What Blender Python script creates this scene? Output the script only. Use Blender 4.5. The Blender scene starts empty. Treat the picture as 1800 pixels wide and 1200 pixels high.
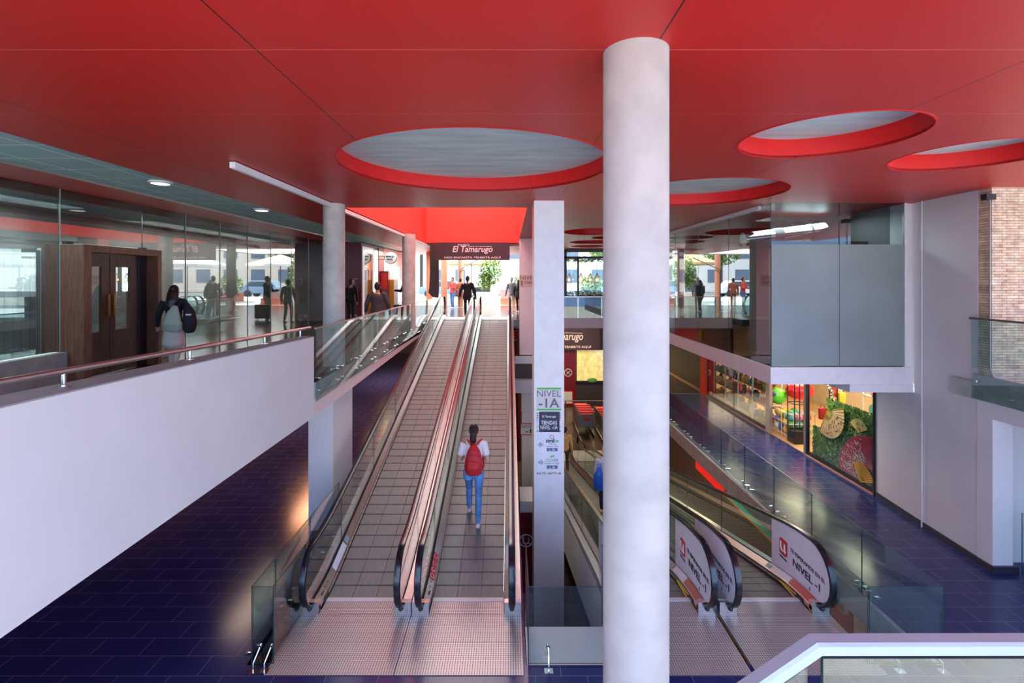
import bpy, bmesh, math, random
from mathutils import Vector, Matrix
random.seed(7)
S = bpy.context.scene
COL = S.collection
PI = math.pi

# ------------------------------------------------------------------ camera, sky, sun, exposure
FPX = 870.0                      # focal length in pixels of the 1800 px wide frame
cd = bpy.data.cameras.new('camera'); cam = bpy.data.objects.new('camera', cd); COL.objects.link(cam)
cam.location = (0, 0, 1.65); cam.rotation_euler = (PI/2, 0, 0)
cd.sensor_width = 36; cd.lens = 36*FPX/1800; cd.shift_x = 5/1800; cd.shift_y = -110/1800
cd.clip_start = 0.05; cd.clip_end = 500
S.camera = cam
S.view_settings.view_transform = 'Standard'; S.view_settings.look = 'None'
S.view_settings.gamma = 1; S.view_settings.use_curve_mapping = False
S.view_settings.exposure = 0.88
try:
    S.cycles.max_bounces = 9; S.cycles.diffuse_bounces = 4; S.cycles.glossy_bounces = 4
    S.cycles.transparent_max_bounces = 14; S.cycles.sample_clamp_indirect = 4; S.cycles.sample_clamp_direct = 12
    S.cycles.caustics_reflective = False; S.cycles.caustics_refractive = False
except Exception: pass

W = bpy.data.worlds.new('sky'); S.world = W; W.use_nodes = True
nt = W.node_tree; nt.nodes.clear()
out = nt.nodes.new('ShaderNodeOutputWorld'); bg = nt.nodes.new('ShaderNodeBackground')
tc = nt.nodes.new('ShaderNodeTexCoord'); sx = nt.nodes.new('ShaderNodeSeparateXYZ')
rp = nt.nodes.new('ShaderNodeValToRGB'); mr = nt.nodes.new('ShaderNodeMapRange')
nt.links.new(tc.outputs['Generated'], sx.inputs[0])
nt.links.new(sx.outputs['Y'], mr.inputs['Value'])
mr.inputs['From Min'].default_value = -1; mr.inputs['From Max'].default_value = 1
nt.links.new(mr.outputs[0], rp.inputs[0])
rp.color_ramp.elements[0].color = (0.36, 0.55, 1.0, 1)      # the clear blue half of the sky, behind
rp.color_ramp.elements[1].color = (0.96, 1.0, 0.97, 1)      # the hazy bright half, ahead
e = rp.color_ramp.elements.new(0.5); e.color = (0.74, 0.86, 1.0, 1)
nt.links.new(rp.outputs[0], bg.inputs[0])
mr2 = nt.nodes.new('ShaderNodeMapRange'); mr2.inputs['From Min'].default_value = -.2; mr2.inputs['From Max'].default_value = .9; mr2.inputs['To Min'].default_value = 2.3; mr2.inputs['To Max'].default_value = 6.0
nt.links.new(sx.outputs['Y'], mr2.inputs['Value']); nt.links.new(mr2.outputs[0], bg.inputs[1])
nt.links.new(bg.outputs[0], out.inputs[0])

def sun():
    l = bpy.data.lights.new('sun', 'SUN'); l.energy = 8.0; l.angle = math.radians(1); l.color = (1, .98, .88)
    o = bpy.data.objects.new('sun', l); COL.objects.link(o)
    d = Vector((-.50, .35, -.95)).normalized()
    o.rotation_euler = d.to_track_quat('-Z', 'Y').to_euler()
sun()
def lamp(name, loc, size, power, color, rot=(0, 0, 0), spot=False):
    l = bpy.data.lights.new(name, 'AREA'); l.shape = 'RECTANGLE'; l.size, l.size_y = size
    l.energy = power; l.color = color
    o = bpy.data.objects.new(name, l); COL.objects.link(o); o.location = loc; o.rotation_euler = rot
    return o

# ------------------------------------------------------------------ levels and main lines (metres)
CE = 3.08           # ceiling
ZA = -2.92          # floor of the middle level (-1A)
ZB = -6.05          # floor of the lowest level (-1)
SLOPE = 0.2345

# ------------------------------------------------------------------ materials
MATS = {}
def nodes(name):
    m = bpy.data.materials.new(name); m.use_nodes = True
    n = m.node_tree; b = n.nodes['Principled BSDF']
    return m, n, b
def mat(name, col, rough=.5, metal=0, noise=0, nscale=6, bump=0, spec=.5, stretch=(1, 1, 1), emit=0, coat=0):
    if name in MATS: return MATS[name]
    m, n, b = nodes(name)
    c = (*col, 1) if len(col) == 3 else col
    b.inputs['Base Color'].default_value = c
    b.inputs['Roughness'].default_value = rough; b.inputs['Metallic'].default_value = metal
    b.inputs['Specular IOR Level'].default_value = spec
    if coat: b.inputs['Coat Weight'].default_value = coat; b.inputs['Coat Roughness'].default_value = .08
    if emit:
        b.inputs['Emission Color'].default_value = c; b.inputs['Emission Strength'].default_value = emit
    t = n.nodes.new('ShaderNodeTexCoord'); mp = n.nodes.new('ShaderNodeMapping'); mp.inputs['Scale'].default_value = stretch
    nz = n.nodes.new('ShaderNodeTexNoise'); nz.inputs['Scale'].default_value = nscale; nz.inputs['Detail'].default_value = 6
    n.links.new(t.outputs['Object'], mp.inputs[0]); n.links.new(mp.outputs[0], nz.inputs['Vector'])
    k = max(noise, .04)
    r = n.nodes.new('ShaderNodeValToRGB')
    r.color_ramp.elements[0].position = .3; r.color_ramp.elements[1].position = .7
    r.color_ramp.elements[0].color = tuple(max(0, v*(1-k)) for v in c[:3]) + (1,)
    r.color_ramp.elements[1].color = tuple(min(1, v*(1+k)) for v in c[:3]) + (1,)
    n.links.new(nz.outputs[0], r.inputs[0]); n.links.new(r.outputs[0], b.inputs['Base Color'])
    if bump:
        bp = n.nodes.new('ShaderNodeBump'); bp.inputs['Strength'].default_value = bump; bp.inputs['Distance'].default_value = .01
        n.links.new(nz.outputs[0], bp.inputs['Height']); n.links.new(bp.outputs[0], b.inputs['Normal'])
    MATS[name] = m; return m
def brick(name, c1, c2, mortar, w, h, msize, rough=.3, rot=(0, 0, 0), offset=.5, scale=1, spec=.5, bump=.3, noise=.2, coord='Object'):
    m, n, b = nodes(name)
    t = n.nodes.new('ShaderNodeTexCoord'); mp = n.nodes.new('ShaderNodeMapping'); mp.inputs['Rotation'].default_value = rot
    br = n.nodes.new('ShaderNodeTexBrick'); br.offset = offset
    br.inputs['Color1'].default_value = (*c1, 1); br.inputs['Color2'].default_value = (*c2, 1); br.inputs['Mortar'].default_value = (*mortar, 1)
    br.inputs['Scale'].default_value = scale; br.inputs['Mortar Size'].default_value = msize
    br.inputs['Brick Width'].default_value = w; br.inputs['Row Height'].default_value = h
    n.links.new(t.outputs[coord], mp.inputs[0]); n.links.new(mp.outputs[0], br.inputs['Vector'])
    nz = n.nodes.new('ShaderNodeTexNoise'); nz.inputs['Scale'].default_value = 3; nz.inputs['Detail'].default_value = 5
    n.links.new(mp.outputs[0], nz.inputs['Vector'])
    mx = n.nodes.new('ShaderNodeMix'); mx.data_type = 'RGBA'; mx.blend_type = 'OVERLAY'; mx.inputs['Factor'].default_value = noise
    n.links.new(br.outputs['Color'], mx.inputs['A']); n.links.new(nz.outputs[0], mx.inputs['B'])
    n.links.new(mx.outputs['Result'], b.inputs['Base Color'])
    b.inputs['Roughness'].default_value = rough; b.inputs['Specular IOR Level'].default_value = spec
    if bump:
        bp = n.nodes.new('ShaderNodeBump'); bp.inputs['Strength'].default_value = bump; bp.inputs['Distance'].default_value = .004; bp.invert = True
        n.links.new(br.outputs['Fac'], bp.inputs['Height']); n.links.new(bp.outputs[0], b.inputs['Normal'])
    MATS[name] = m; return m
def glass(name, tint=(.86, .94, .91), f0=.05, rough=0.0, dirt=0.0):
    m = bpy.data.materials.new(name); m.use_nodes = True; n = m.node_tree; n.nodes.clear()
    o = n.nodes.new('ShaderNodeOutputMaterial'); tr = n.nodes.new('ShaderNodeBsdfTransparent'); gl = n.nodes.new('ShaderNodeBsdfGlossy')
    mx = n.nodes.new('ShaderNodeMixShader'); lw = n.nodes.new('ShaderNodeLayerWeight'); lw.inputs['Blend'].default_value = .5
    pw = n.nodes.new('ShaderNodeMath'); pw.operation = 'POWER'; pw.inputs[1].default_value = 4.2
    ml = n.nodes.new('ShaderNodeMath'); ml.operation = 'MULTIPLY_ADD'; ml.inputs[1].default_value = 1-f0; ml.inputs[2].default_value = f0
    n.links.new(lw.outputs['Facing'], pw.inputs[0]); n.links.new(pw.outputs[0], ml.inputs[0]); n.links.new(ml.outputs[0], mx.inputs[0])
    tr.inputs[0].default_value = (*tint, 1); gl.inputs['Roughness'].default_value = rough; gl.inputs[0].default_value = (1, 1, 1, 1)
    n.links.new(tr.outputs[0], mx.inputs[1]); n.links.new(gl.outputs[0], mx.inputs[2])
    last = mx
    n.links.new(last.outputs[0], o.inputs[0])
    MATS[name] = m; return m
def redpanel():
    m, n, b = nodes('red_ceiling_panel')
    t = n.nodes.new('ShaderNodeTexCoord'); sp = n.nodes.new('ShaderNodeSeparateXYZ'); n.links.new(t.outputs['Object'], sp.inputs[0])
    def line(sock, off, period, wdt):
        a = n.nodes.new('ShaderNodeMath'); a.operation = 'ADD'; a.inputs[1].default_value = off; n.links.new(sock, a.inputs[0])
        p = n.nodes.new('ShaderNodeMath'); p.operation = 'PINGPONG'; p.inputs[1].default_value = period/2; n.links.new(a.outputs[0], p.inputs[0])
        l = n.nodes.new('ShaderNodeMath'); l.operation = 'LESS_THAN'; l.inputs[1].default_value = wdt; n.links.new(p.outputs[0], l.inputs[0]); return l.outputs[0]
    a = line(sp.outputs['X'], 1.58+24.8, 2.48, .005); c = line(sp.outputs['Y'], -3.09+24, 1.2, .003)
    nz = n.nodes.new('ShaderNodeTexNoise'); nz.inputs['Scale'].default_value = .8; nz.inputs['Detail'].default_value = 3; n.links.new(t.outputs['Object'], nz.inputs['Vector'])
    r = n.nodes.new('ShaderNodeValToRGB'); r.color_ramp.elements[0].color = (.52, .013, .011, 1); r.color_ramp.elements[1].color = (.60, .020, .016, 1)
    n.links.new(nz.outputs[0], r.inputs[0])
    m1 = n.nodes.new('ShaderNodeMix'); m1.data_type = 'RGBA'; n.links.new(a, m1.inputs['Factor']); n.links.new(r.outputs[0], m1.inputs['A']); m1.inputs['B'].default_value = (.03, .005, .005, 1)
    m2 = n.nodes.new('ShaderNodeMix'); m2.data_type = 'RGBA'; n.links.new(c, m2.inputs['Factor']); n.links.new(m1.outputs['Result'], m2.inputs['A']); m2.inputs['B'].default_value = (.85, .18, .16, 1)  # cross seams painted lighter, a highlight put into the colour
    n.links.new(m2.outputs['Result'], b.inputs['Base Color']); b.inputs['Roughness'].default_value = .42; b.inputs['Specular IOR Level'].default_value = .45
    MATS['red_ceiling_panel'] = m; return m

RED = redpanel()
REDP = mat('red_paint', (.72, .008, .008), .5)
REDW = mat('red_well_paint', (.92, .07, .05), .6)
DRED = mat('dark_red_wall', (.16, .006, .012), .3)
WHITE = mat('white_plaster', (.72, .70, .70), .6, noise=.03, nscale=1.5)
WHITE2 = mat('white_smooth', (.84, .83, .83), .4)
PINKW = mat('pinkish_plaster', (.80, .66, .64), .6)
CREAM = mat('cream_plaster', (.80, .68, .45), .6)
CONC = mat('concrete', (.56, .52, .46), .8, noise=.18, nscale=4, bump=.3)
CONCL = mat('pale_concrete', (.47, .425, .40), .75, noise=.14, nscale=4, bump=.25)
CONCG = mat('grey_green_concrete', (.42, .46, .42), .7, noise=.15, nscale=5)
SLABG = mat('exposed_slab', (.60, .68, .64), .8, noise=.16, nscale=2.2, bump=.3, stretch=(.6, 3, 1))
COPE = mat('grey_coping', (.30, .29, .30), .6, noise=.1)
BLACK = mat('black', (.012, .012, .015), .35)
BRUB = mat('black_rubber_handrail', (.006, .007, .014), .22, spec=.7)
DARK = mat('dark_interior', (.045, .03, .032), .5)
DARKB = mat('dark_brown', (.09, .055, .045), .5)
STEEL = mat('brushed_steel', (.62, .58, .56), .28, 1, noise=.08, nscale=12, stretch=(1, .1, 1))
STEELR = mat('satin_steel', (.66, .62, .62), .38, 1, noise=.06, nscale=12)
CHROME = mat('chrome', (.8, .8, .8), .12, 1)
FABW = mat('white_cotton', (.80, .76, .80), .8)
TILE = brick('dark_floor_tile', (.013, .024, .125), (.019, .029, .14), (.20, .19, .30), .6, .3, .003, rough=.19, spec=.42, bump=.12, noise=.12)  # blue cast of the sky light put into the grey tiles' colour
TILEB = brick('brown_floor_tile', (.07, .045, .032), (.09, .055, .04), (.16, .12, .09), .6, .3, .004, rough=.22, spec=.55, bump=.1, noise=.3)
TEALT = brick('teal_ceiling_tile', (.36, .56, .57), (.39, .60, .61), (.9, .95, .95), .655, .6, .013, rough=.6, offset=0, bump=.1, noise=.1)
STONE = brick('ledge_stone', (.84, .66, .44), (.56, .45, .31), (.22, .15, .09), .19, .042, .003, rough=.8, rot=(PI/2, 0, 0), bump=1.2, noise=.9)
for _n in STONE.node_tree.nodes:
    if _n.type == 'TEX_NOISE': _n.inputs['Scale'].default_value = 9
    if _n.type == 'TEX_BRICK': _n.offset = .37
WOODF = brick('wood_plank_floor', (.62, .36, .17), (.70, .43, .22), (.35, .2, .1), 1.2, .14, .004, rough=.35, rot=(0, 0, PI/2), noise=.3)
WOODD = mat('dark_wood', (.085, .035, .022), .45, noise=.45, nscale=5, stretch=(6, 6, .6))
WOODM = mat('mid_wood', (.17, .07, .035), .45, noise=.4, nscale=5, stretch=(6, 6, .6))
BOARDS = brick('whitewashed_boards', (.42, .47, .50), (.5, .55, .58), (.2, .23, .25), 3, .14, .004, rough=.6, rot=(0, PI/2, 0), noise=.5)
GL = glass('clear_glass', (.84, .92, .89), .045)
GLB = glass('balustrade_glass', (.80, .90, .90), .05)
GLS = glass('storefront_glass', (.60, .66, .66), .15)
GLEDGE = mat('glass_edge', (.02, .06, .06), .2)
FROST = mat('frosted_film', (.25, .31, .285), .4, noise=.1, nscale=1.2)
PLATE = None

# ------------------------------------------------------------------ mesh helpers
class MB:
    def __init__(s): s.v = []; s.f = []; s.m = []
    def add(s, vs, fs, mi=0):
        o = len(s.v); s.v += [tuple(v) for v in vs]; s.f += [tuple(i+o for i in f) for f in fs]; s.m += [mi]*len(fs); return s
    def box(s, x0, x1, y0, y1, z0, z1, mi=0):
        vs = [(x, y, z) for z in (z0, z1) for y in (y0, y1) for x in (x0, x1)]
        return s.add(vs, [(0, 2, 3, 1), (4, 5, 7, 6), (0, 1, 5, 4), (2, 6, 7, 3), (0, 4, 6, 2), (1, 3, 7, 5)], mi)
    def pane(s, x0, x1, y0, y1, z0, z1):
        """glass box: big faces material 0, rim material 1"""
        d = [x1-x0, y1-y0, z1-z0]; ax = d.index(min(d))
        vs = [(x, y, z) for z in (z0, z1) for y in (y0, y1) for x in (x0, x1)]
        fs = [(0, 2, 3, 1), (4, 5, 7, 6), (0, 1, 5, 4), (2, 6, 7, 3), (0, 4, 6, 2), (1, 3, 7, 5)]
        axis = [2, 2, 1, 1, 0, 0]
        for f, a in zip(fs, axis): s.add(vs, [f], 0 if a == ax else 1)
        return s
    def prism(s, poly, axis, a, b, mi=0):
        """polygon extruded along axis from a to b; poly gives the other two coordinates in order"""
        def P(p, t):
            q = list(p); q.insert(axis, t); return q
        n = len(poly); vs = [P(p, a) for p in poly]+[P(p, b) for p in poly]
        fs = [tuple(range(n)), tuple(range(2*n-1, n-1, -1))]+[(i, i+n, (i+1) % n+n, (i+1) % n) for i in range(n)]
        return s.add(vs, fs, mi)
    def tube(s, pts, r, n=10, mi=0, cap=True):
        pts = [Vector(p) for p in pts]; rs = r if isinstance(r, (list, tuple)) else [r]*len(pts)
        up = None; rings = []
        for i, p in enumerate(pts):
            d = (pts[min(i+1, len(pts)-1)]-pts[max(i-1, 0)]).normalized()
            if up is None:
                up = Vector((0, 0, 1)) if abs(d.z) < .9 else Vector((0, 1, 0))
            u = (up-d*up.dot(d)).normalized(); w = d.cross(u); up = u
            rings.append([p+(u*math.cos(2*PI*k/n)+w*math.sin(2*PI*k/n))*rs[i] for k in range(n)])
        vs = [v for g in rings for v in g]; fs = []
        for i in range(len(pts)-1):
            for k in range(n):
                a = i*n+k; b = i*n+(k+1) % n; fs.append((a, b, b+n, a+n))
        if cap: fs += [tuple(range(n-1, -1, -1)), tuple(range((len(pts)-1)*n, len(pts)*n))]
        return s.add(vs, fs, mi)
    def lathe(s, prof, c=(0, 0, 0), n=20, mi=0, sc=(1, 1)):
        vs = []; fs = []
        for r, z in prof:
            for k in range(n): vs.append((c[0]+r*sc[0]*math.cos(2*PI*k/n), c[1]+r*sc[1]*math.sin(2*PI*k/n), c[2]+z))
        for i in range(len(prof)-1):
            for k in range(n):
                a = i*n+k; b = i*n+(k+1) % n; fs.append((a, b, b+n, a+n))
        fs += [tuple(range(n-1, -1, -1)), tuple(range((len(prof)-1)*n, len(prof)*n))]
        return s.add(vs, fs, mi)
    def ball(s, c, r, n=12, mi=0):
        r = r if isinstance(r, (tuple, list)) else (r, r, r); m = max(4, n//2)
        vs = [(c[0], c[1], c[2]-r[2])]; fs = []
        for i in range(1, m):
            a = -PI/2+PI*i/m
            for k in range(n): vs.append((c[0]+r[0]*math.cos(a)*math.cos(2*PI*k/n), c[1]+r[1]*math.cos(a)*math.sin(2*PI*k/n), c[2]+r[2]*math.sin(a)))
        vs.append((c[0], c[1], c[2]+r[2])); t = len(vs)-1
        for k in range(n):
            fs.append((0, 1+(k+1) % n, 1+k)); fs.append((t, t-n+k, t-n+(k+1) % n))
        for i in range(m-2):
            for k in range(n):
                a = 1+i*n+k; b = 1+i*n+(k+1) % n; fs.append((a, b, b+n, a+n))
        return s.add(vs, fs, mi)
    def build(s, name, mats, parent=None, smooth=False, bevel=0):
        me = bpy.data.meshes.new(name); me.from_pydata(s.v, [], s.f)
        for m in (mats if isinstance(mats, (list, tuple)) else [mats]): me.materials.append(m)
        for p, i in zip(me.polygons, s.m): p.material_index = i; p.use_smooth = smooth
        me.validate(); 
        bm = bmesh.new(); bm.from_mesh(me); bmesh.ops.recalc_face_normals(bm, faces=bm.faces)
        bm.to_mesh(me); bm.free(); me.update()
        if smooth:
            try: me.set_sharp_from_angle(angle=math.radians(40))
            except Exception: pass
        o = bpy.data.objects.new(name, me); COL.objects.link(o)
        if parent is not None: o.parent = parent
        if bevel:
            b = o.modifiers.new('bevel', 'BEVEL'); b.width = bevel; b.segments = 2; b.limit_method = 'ANGLE'
        return o
def tag(o, label=None, cat=None, group=None, kind=None):
    if label: o['label'] = label
    if cat: o['category'] = cat
    if group: o['group'] = group
    if kind: o['kind'] = kind
    return o
def st(o): o['kind'] = 'structure'; return o
def empty(name, loc=(0, 0, 0), rz=0, label=None, cat=None, group=None):
    o = bpy.data.objects.new(name, None); COL.objects.link(o); o.location = loc; o.rotation_euler = (0, 0, rz)
    o.empty_display_size = .1
    return tag(o, label, cat, group)
def copy_tree(o, parent=None):
    c = o.copy(); COL.objects.link(c)
    if parent is not None: c.parent = parent
    for ch in list(o.children): copy_tree(ch, c)
    return c
def bake(o):
    """evaluate the modifiers of o into a plain mesh"""
    dg = bpy.context.evaluated_depsgraph_get(); dg.update()
    me = bpy.data.meshes.new_from_object(o.evaluated_get(dg)); return me
def textmesh(body, bold=0, shear=0, space=1):
    c = bpy.data.curves.new('lettering', 'FONT'); c.body = body; c.size = 1; c.offset = bold; c.shear = shear; c.space_character = space
    c.extrude = .004; c.resolution_u = 3
    o = bpy.data.objects.new('lettering', c); COL.objects.link(o); me = bake(o)
    bpy.data.objects.remove(o); bpy.data.curves.remove(c)
    return me
def text(body, centre, w, h, m, parent=None, facing='-Y', bold=0, shear=0, space=1, name='lettering', ang=0, thick=.004):
    """lettering fitted into w x h, centred, on a surface that faces `facing`"""
    me = textmesh(body, bold, shear, space)
    xs = [v.co.x for v in me.vertices]; ys = [v.co.y for v in me.vertices]
    cx, cy = (min(xs)+max(xs))/2, (min(ys)+max(ys))/2; kx = w/(max(xs)-min(xs)); ky = h/(max(ys)-min(ys)) if h else kx
    B = {'-Y': ((1, 0, 0), (0, 0, 1), (0, -1, 0)), '-X': ((0, -1, 0), (0, 0, 1), (-1, 0, 0)), '+X': ((0, 1, 0), (0, 0, 1), (1, 0, 0)), '+Z': ((1, 0, 0), (0, 1, 0), (0, 0, 1))}[facing]
    X, Y, Z = [Vector(b) for b in B]; ca, sa = math.cos(ang), math.sin(ang)
    for v in me.vertices:
        a, b = (v.co.x-cx)*kx, (v.co.y-cy)*ky; a, b = a*ca-b*sa, a*sa+b*ca
        v.co = Vector(centre)+X*a+Y*b+Z*(v.co.z/.004*thick/2)
    me.materials.clear(); me.materials.append(m)
    o = bpy.data.objects.new(name, me); COL.objects.link(o)
    if parent is not None: o.parent = parent
    return o
def curvefill(outer, holes, z0, z1, name, m, parent=None):
    """flat plate z0..z1 with the given holes"""
    c = bpy.data.curves.new(name, 'CURVE'); c.dimensions = '2D'; c.fill_mode = 'BOTH'; c.extrude = (z1-z0)/2
    for loop in [outer]+holes:
        sp = c.splines.new('POLY'); sp.points.add(len(loop)-1); sp.use_cyclic_u = True
        for p, q in zip(sp.points, loop): p.co = (q[0], q[1], 0, 1)
    o = bpy.data.objects.new(name, c); COL.objects.link(o); me = bake(o); bpy.data.objects.remove(o)
    for v in me.vertices: v.co.z += (z0+z1)/2
    me.materials.clear(); me.materials.append(m)
    o = bpy.data.objects.new(name, me); COL.objects.link(o)
    if parent is not None: o.parent = parent
    return o
def circ(x, y, r, n=96): return [(x+r*math.cos(2*PI*k/n), y+r*math.sin(2*PI*k/n)) for k in range(n)]
def rect(x0, x1, y0, y1): return [(x0, y0), (x1, y0), (x1, y1), (x0, y1)]
# ------------------------------------------------------------------ ceiling
WELL = (-3.36, .36, 9.95, 20.1)          # opening under the light well
CIRC = [(-.43, 6.37, 1.70), (3.24, 5.03, .83), (3.20, 8.33, 1.34), (5.41, 5.77, .80), (2.75, 15.0, 1.12), (3.6, 17.1, .72), (3.3, 19.2, .95), (3.45, 21.6, .75)]
TEAL = (-6.23, -4.92, .2, 26)
outer = rect(-12, 8.2, .6, 24); outer = [(-12, .2), (11.5, .2), (11.5, 23.6), (.5, 23.6), (.5, 29), (-12, 29)]
o = curvefill(outer, [circ(*c) for c in CIRC]+[rect(*WELL), rect(*TEAL)], CE, CE+.03, 'ceiling', RED); st(o)
CEIL = o
for c in CIRC:                                             # the upstand ring round each round opening
    r0, r1 = c[2], c[2]+.02; a = circ(c[0], c[1], r0, 96); b = circ(c[0], c[1], r1, 96); m = MB()
    vs = [(x, y, CE-.004) for x, y in a]+[(x, y, CE+.219) for x, y in a]+[(x, y, CE-.004) for x, y in b]+[(x, y, CE+.219) for x, y in b]; n = 96; fs = []
    for k in range(n):
        j = (k+1) % n
        fs += [(k, j, j+n, k+n), (k+2*n, k+3*n, j+3*n, j+2*n), (k, k+2*n, j+2*n, j), (k+n, j+n, j+3*n, k+3*n)]
    m.add(vs, fs); m.build('opening_ring', REDP, CEIL, True)
m = MB(); zt = CE+.22
for (x0, x1, y0, y1) in ((-12.2, WELL[0]-.15, .2, 29), (WELL[1]+.15, 11.5, .2, 29), (WELL[0]-.15, WELL[1]+.15, .2, WELL[2]-.15), (WELL[0]-.15, WELL[1]+.15, WELL[3]+.15, 29)):  # slab stretched out of view at right to keep sun off the stone wall
    m.box(x0, x1, y0, y1, zt, zt+.35)
st(m.build('slab_ceiling', SLABG))
m = MB(); m.box(TEAL[0], TEAL[1], TEAL[2], TEAL[3], CE+.03, CE+.06); t = st(m.build('ceiling_tile_strip', TEALT))
m = MB(); m.box(TEAL[0], TEAL[0]+.02, TEAL[2], TEAL[3], CE-.004, CE+.03); m.box(TEAL[1]-.02, TEAL[1], TEAL[2], TEAL[3], CE-.004, CE+.03); m.build('edge_trim', STEELR, t)
# light well walls
wx0, wx1, wy0, wy1 = WELL; m = MB(); H = 4.6
m.box(wx0-.15, wx1+.15, wy1, wy1+.15, CE-.004, CE+H); m.box(wx0-.15, wx1+.15, wy0-.15, wy0, CE+.03, CE+H)
m.box(wx0-.15, wx0, wy0, wy1, CE-.004, CE+H); m.box(wx1, wx1+.15, wy0, wy1, CE+.03, CE+H)
st(m.build('wall_light_well', REDW))
m = MB(); m.box(wx0-.15, wx1+.15, wy0-.15, wy1+.15, CE+H, CE+H+.03); st(m.build('ceiling_well_lid', mat('opaque_lid', (.8, .8, .8), .6)))  # unseen opaque lid, added to keep direct sun out of the well

# ------------------------------------------------------------------ floors
m = MB()
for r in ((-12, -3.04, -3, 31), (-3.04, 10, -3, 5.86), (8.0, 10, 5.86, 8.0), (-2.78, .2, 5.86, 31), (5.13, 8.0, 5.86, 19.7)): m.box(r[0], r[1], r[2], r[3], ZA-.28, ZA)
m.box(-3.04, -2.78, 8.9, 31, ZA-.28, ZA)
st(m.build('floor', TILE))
m = MB(); m.box(-4, 9, 3, 33, ZB-.2, ZB); st(m.build('floor_lowest', TILEB))
# edge of the middle slab towards the void, right side, and the crossing slab behind the white pillar
m = MB(); m.box(5.06, 5.13, 5.86, 19.7, ZA-.36, ZA); m.box(5.06, 8, 19.7, 19.78, ZA-.36, ZA); st(m.build('slab_edge', CONCG))
m = MB(); m.box(-3.11, -3.04, 5.86, 8.9, ZA-.3, ZA); st(m.build('slab_edge', CONCG))
m = MB(); m.box(.22, .95, 9.9, 10.6, ZA-.1, ZA+.12); st(m.build('slab_bridge', WHITE))
m = MB(); m.box(.21, 1.28, 5.87, 6.52, ZA-.22, ZA-.01); st(m.build('floor_white_pad', WHITE2))
m = MB(); m.box(.2, 5.06, 5.72, 5.86, ZB, ZA-.28); m.box(.02, .2, 5.86, 23, ZB, ZA-.28); m.box(-4, .2, 5.5, 5.7, ZB, ZA-.28); m.box(-4.1, -4, 5.5, 31, ZB, ZA-.28); st(m.build('wall_void', WHITE))
# lower storefront band on the right of the void
m = MB(); m.box(5.5, 5.56, 5.9, 7.9, ZB, ZA-.28); st(m.build('wall_beige_lower', CREAM))
m = MB(); m.box(6.3, 6.4, 5.9, 19.7, ZB, ZA-.28); st(m.build('wall_lower_right', DARKB))
m = MB(); m.box(5.55, 5.62, 8.2, 12.6, ZA-.95, ZA-.45); o = m.build('fascia_board', mat('turquoise_paint', (.02, .48, .44), .4)); tag(o, 'turquoise shop fascia board under the right floor edge beside the down ramps', 'fascia')
m = MB(); m.box(5.54, 5.63, 8.2, 12.6, ZA-1.0, ZA-.95); m.build('lower_edging', mat('orange_edging', (.6, .25, .05), .4), o)
m = MB(); m.box(5.50, 5.62, 12.65, 14.6, ZA-1.0, ZA-.40); tag(m.build('fascia_board', REDP), 'red shop fascia board beyond the turquoise one under the right floor edge', 'fascia')

# street level walkway, left
m = MB(); m.box(-9.1, -3.25, -3, 31, -.26, 0); m.box(-3.25, -3.1, 7.86, 31, -.26, 0)
m.box(-3.1, .5, 19.95, 31, -.26, 0); m.box(.5, 9, 20.85, 31, -.26, 0)
st(m.build('floor_street', brick('street_floor_tile', (.05, .045, .045), (.065, .06, .06), (.2, .19, .18), .6, .6, .004, rough=.16, spec=.7, bump=.1, noise=.3)))
def beam(x0, x1, ya, yb, zta, ztb, zba, zbb, name, mt):
    m = MB(); vs = [(x0, ya, zba), (x1, ya, zba), (x1, ya, zta), (x0, ya, zta), (x0, yb, zbb), (x1, yb, zbb), (x1, yb, ztb), (x0, yb, ztb)]
    m.add(vs, [(0, 1, 2, 3), (7, 6, 5, 4), (0, 4, 5, 1), (1, 5, 6, 2), (2, 6, 7, 3), (3, 7, 4, 0)]); return m.build(name, mt)
st(beam(-3.35, -3.1, 7.86, 20.2, -.262, -.15, -.54, -.27, 'slab_beam', PINKW))
st(beam(-3.2, -3.095, 7.86, 19.9, -.0, 0.0, -.262, -.15, 'slab_edge', CONCG))
# underside of that walkway is painted red
m = MB(); m.box(-9.1, -3.36, -3, 31, -.31, -.262); st(m.build('ceiling_lower', REDP))
# long white parapet with a grey coping: slightly curved near end
ys = [-1, 1.5, 2.4, 3.0, 4.0, 5.0, 6.0, 7.0, 7.86]
def xf(y): return -3.1-.05*max(0, (3.2-y))**2*.2
def zt_(y): return .945-.0275*y
m = MB(); vs = []; fs = []
for y in ys:
    w = .18+.22*max(0, (7.86-y)/7)
    vs += [(xf(y), y, -.54), (xf(y), y, zt_(y)), (xf(y)-w, y, zt_(y)), (xf(y)-w, y, -.262 if False else -.0), (-3.3, y, -.54)]
n = 5
for i in range(len(ys)-1):
    for k in range(n):
        a = i*n+k; b = i*n+(k+1) % n; fs.append((a, b, b+n, a+n))
fs += [tuple(range(n)), tuple(range((len(ys)-1)*n, len(ys)*n))]
m.add(vs, fs); PAR = st(m.build('wall_parapet', WHITE))
m = MB(); vs = []; fs = []
for y in ys:
    w = .18+.22*max(0, (7.86-y)/7)
    vs += [(xf(y)+.004, y, zt_(y)), (xf(y)+.004, y, zt_(y)+.012), (xf(y)-w-.01, y, zt_(y)+.012), (xf(y)-w-.01, y, zt_(y))]
n = 4
for i in range(len(ys)-1):
    for k in range(n):
        a = i*n+k; b = i*n+(k+1) % n; fs.append((a, b, b+n, a+n))
m.add(vs, fs); m.build('coping', COPE, PAR)
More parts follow.
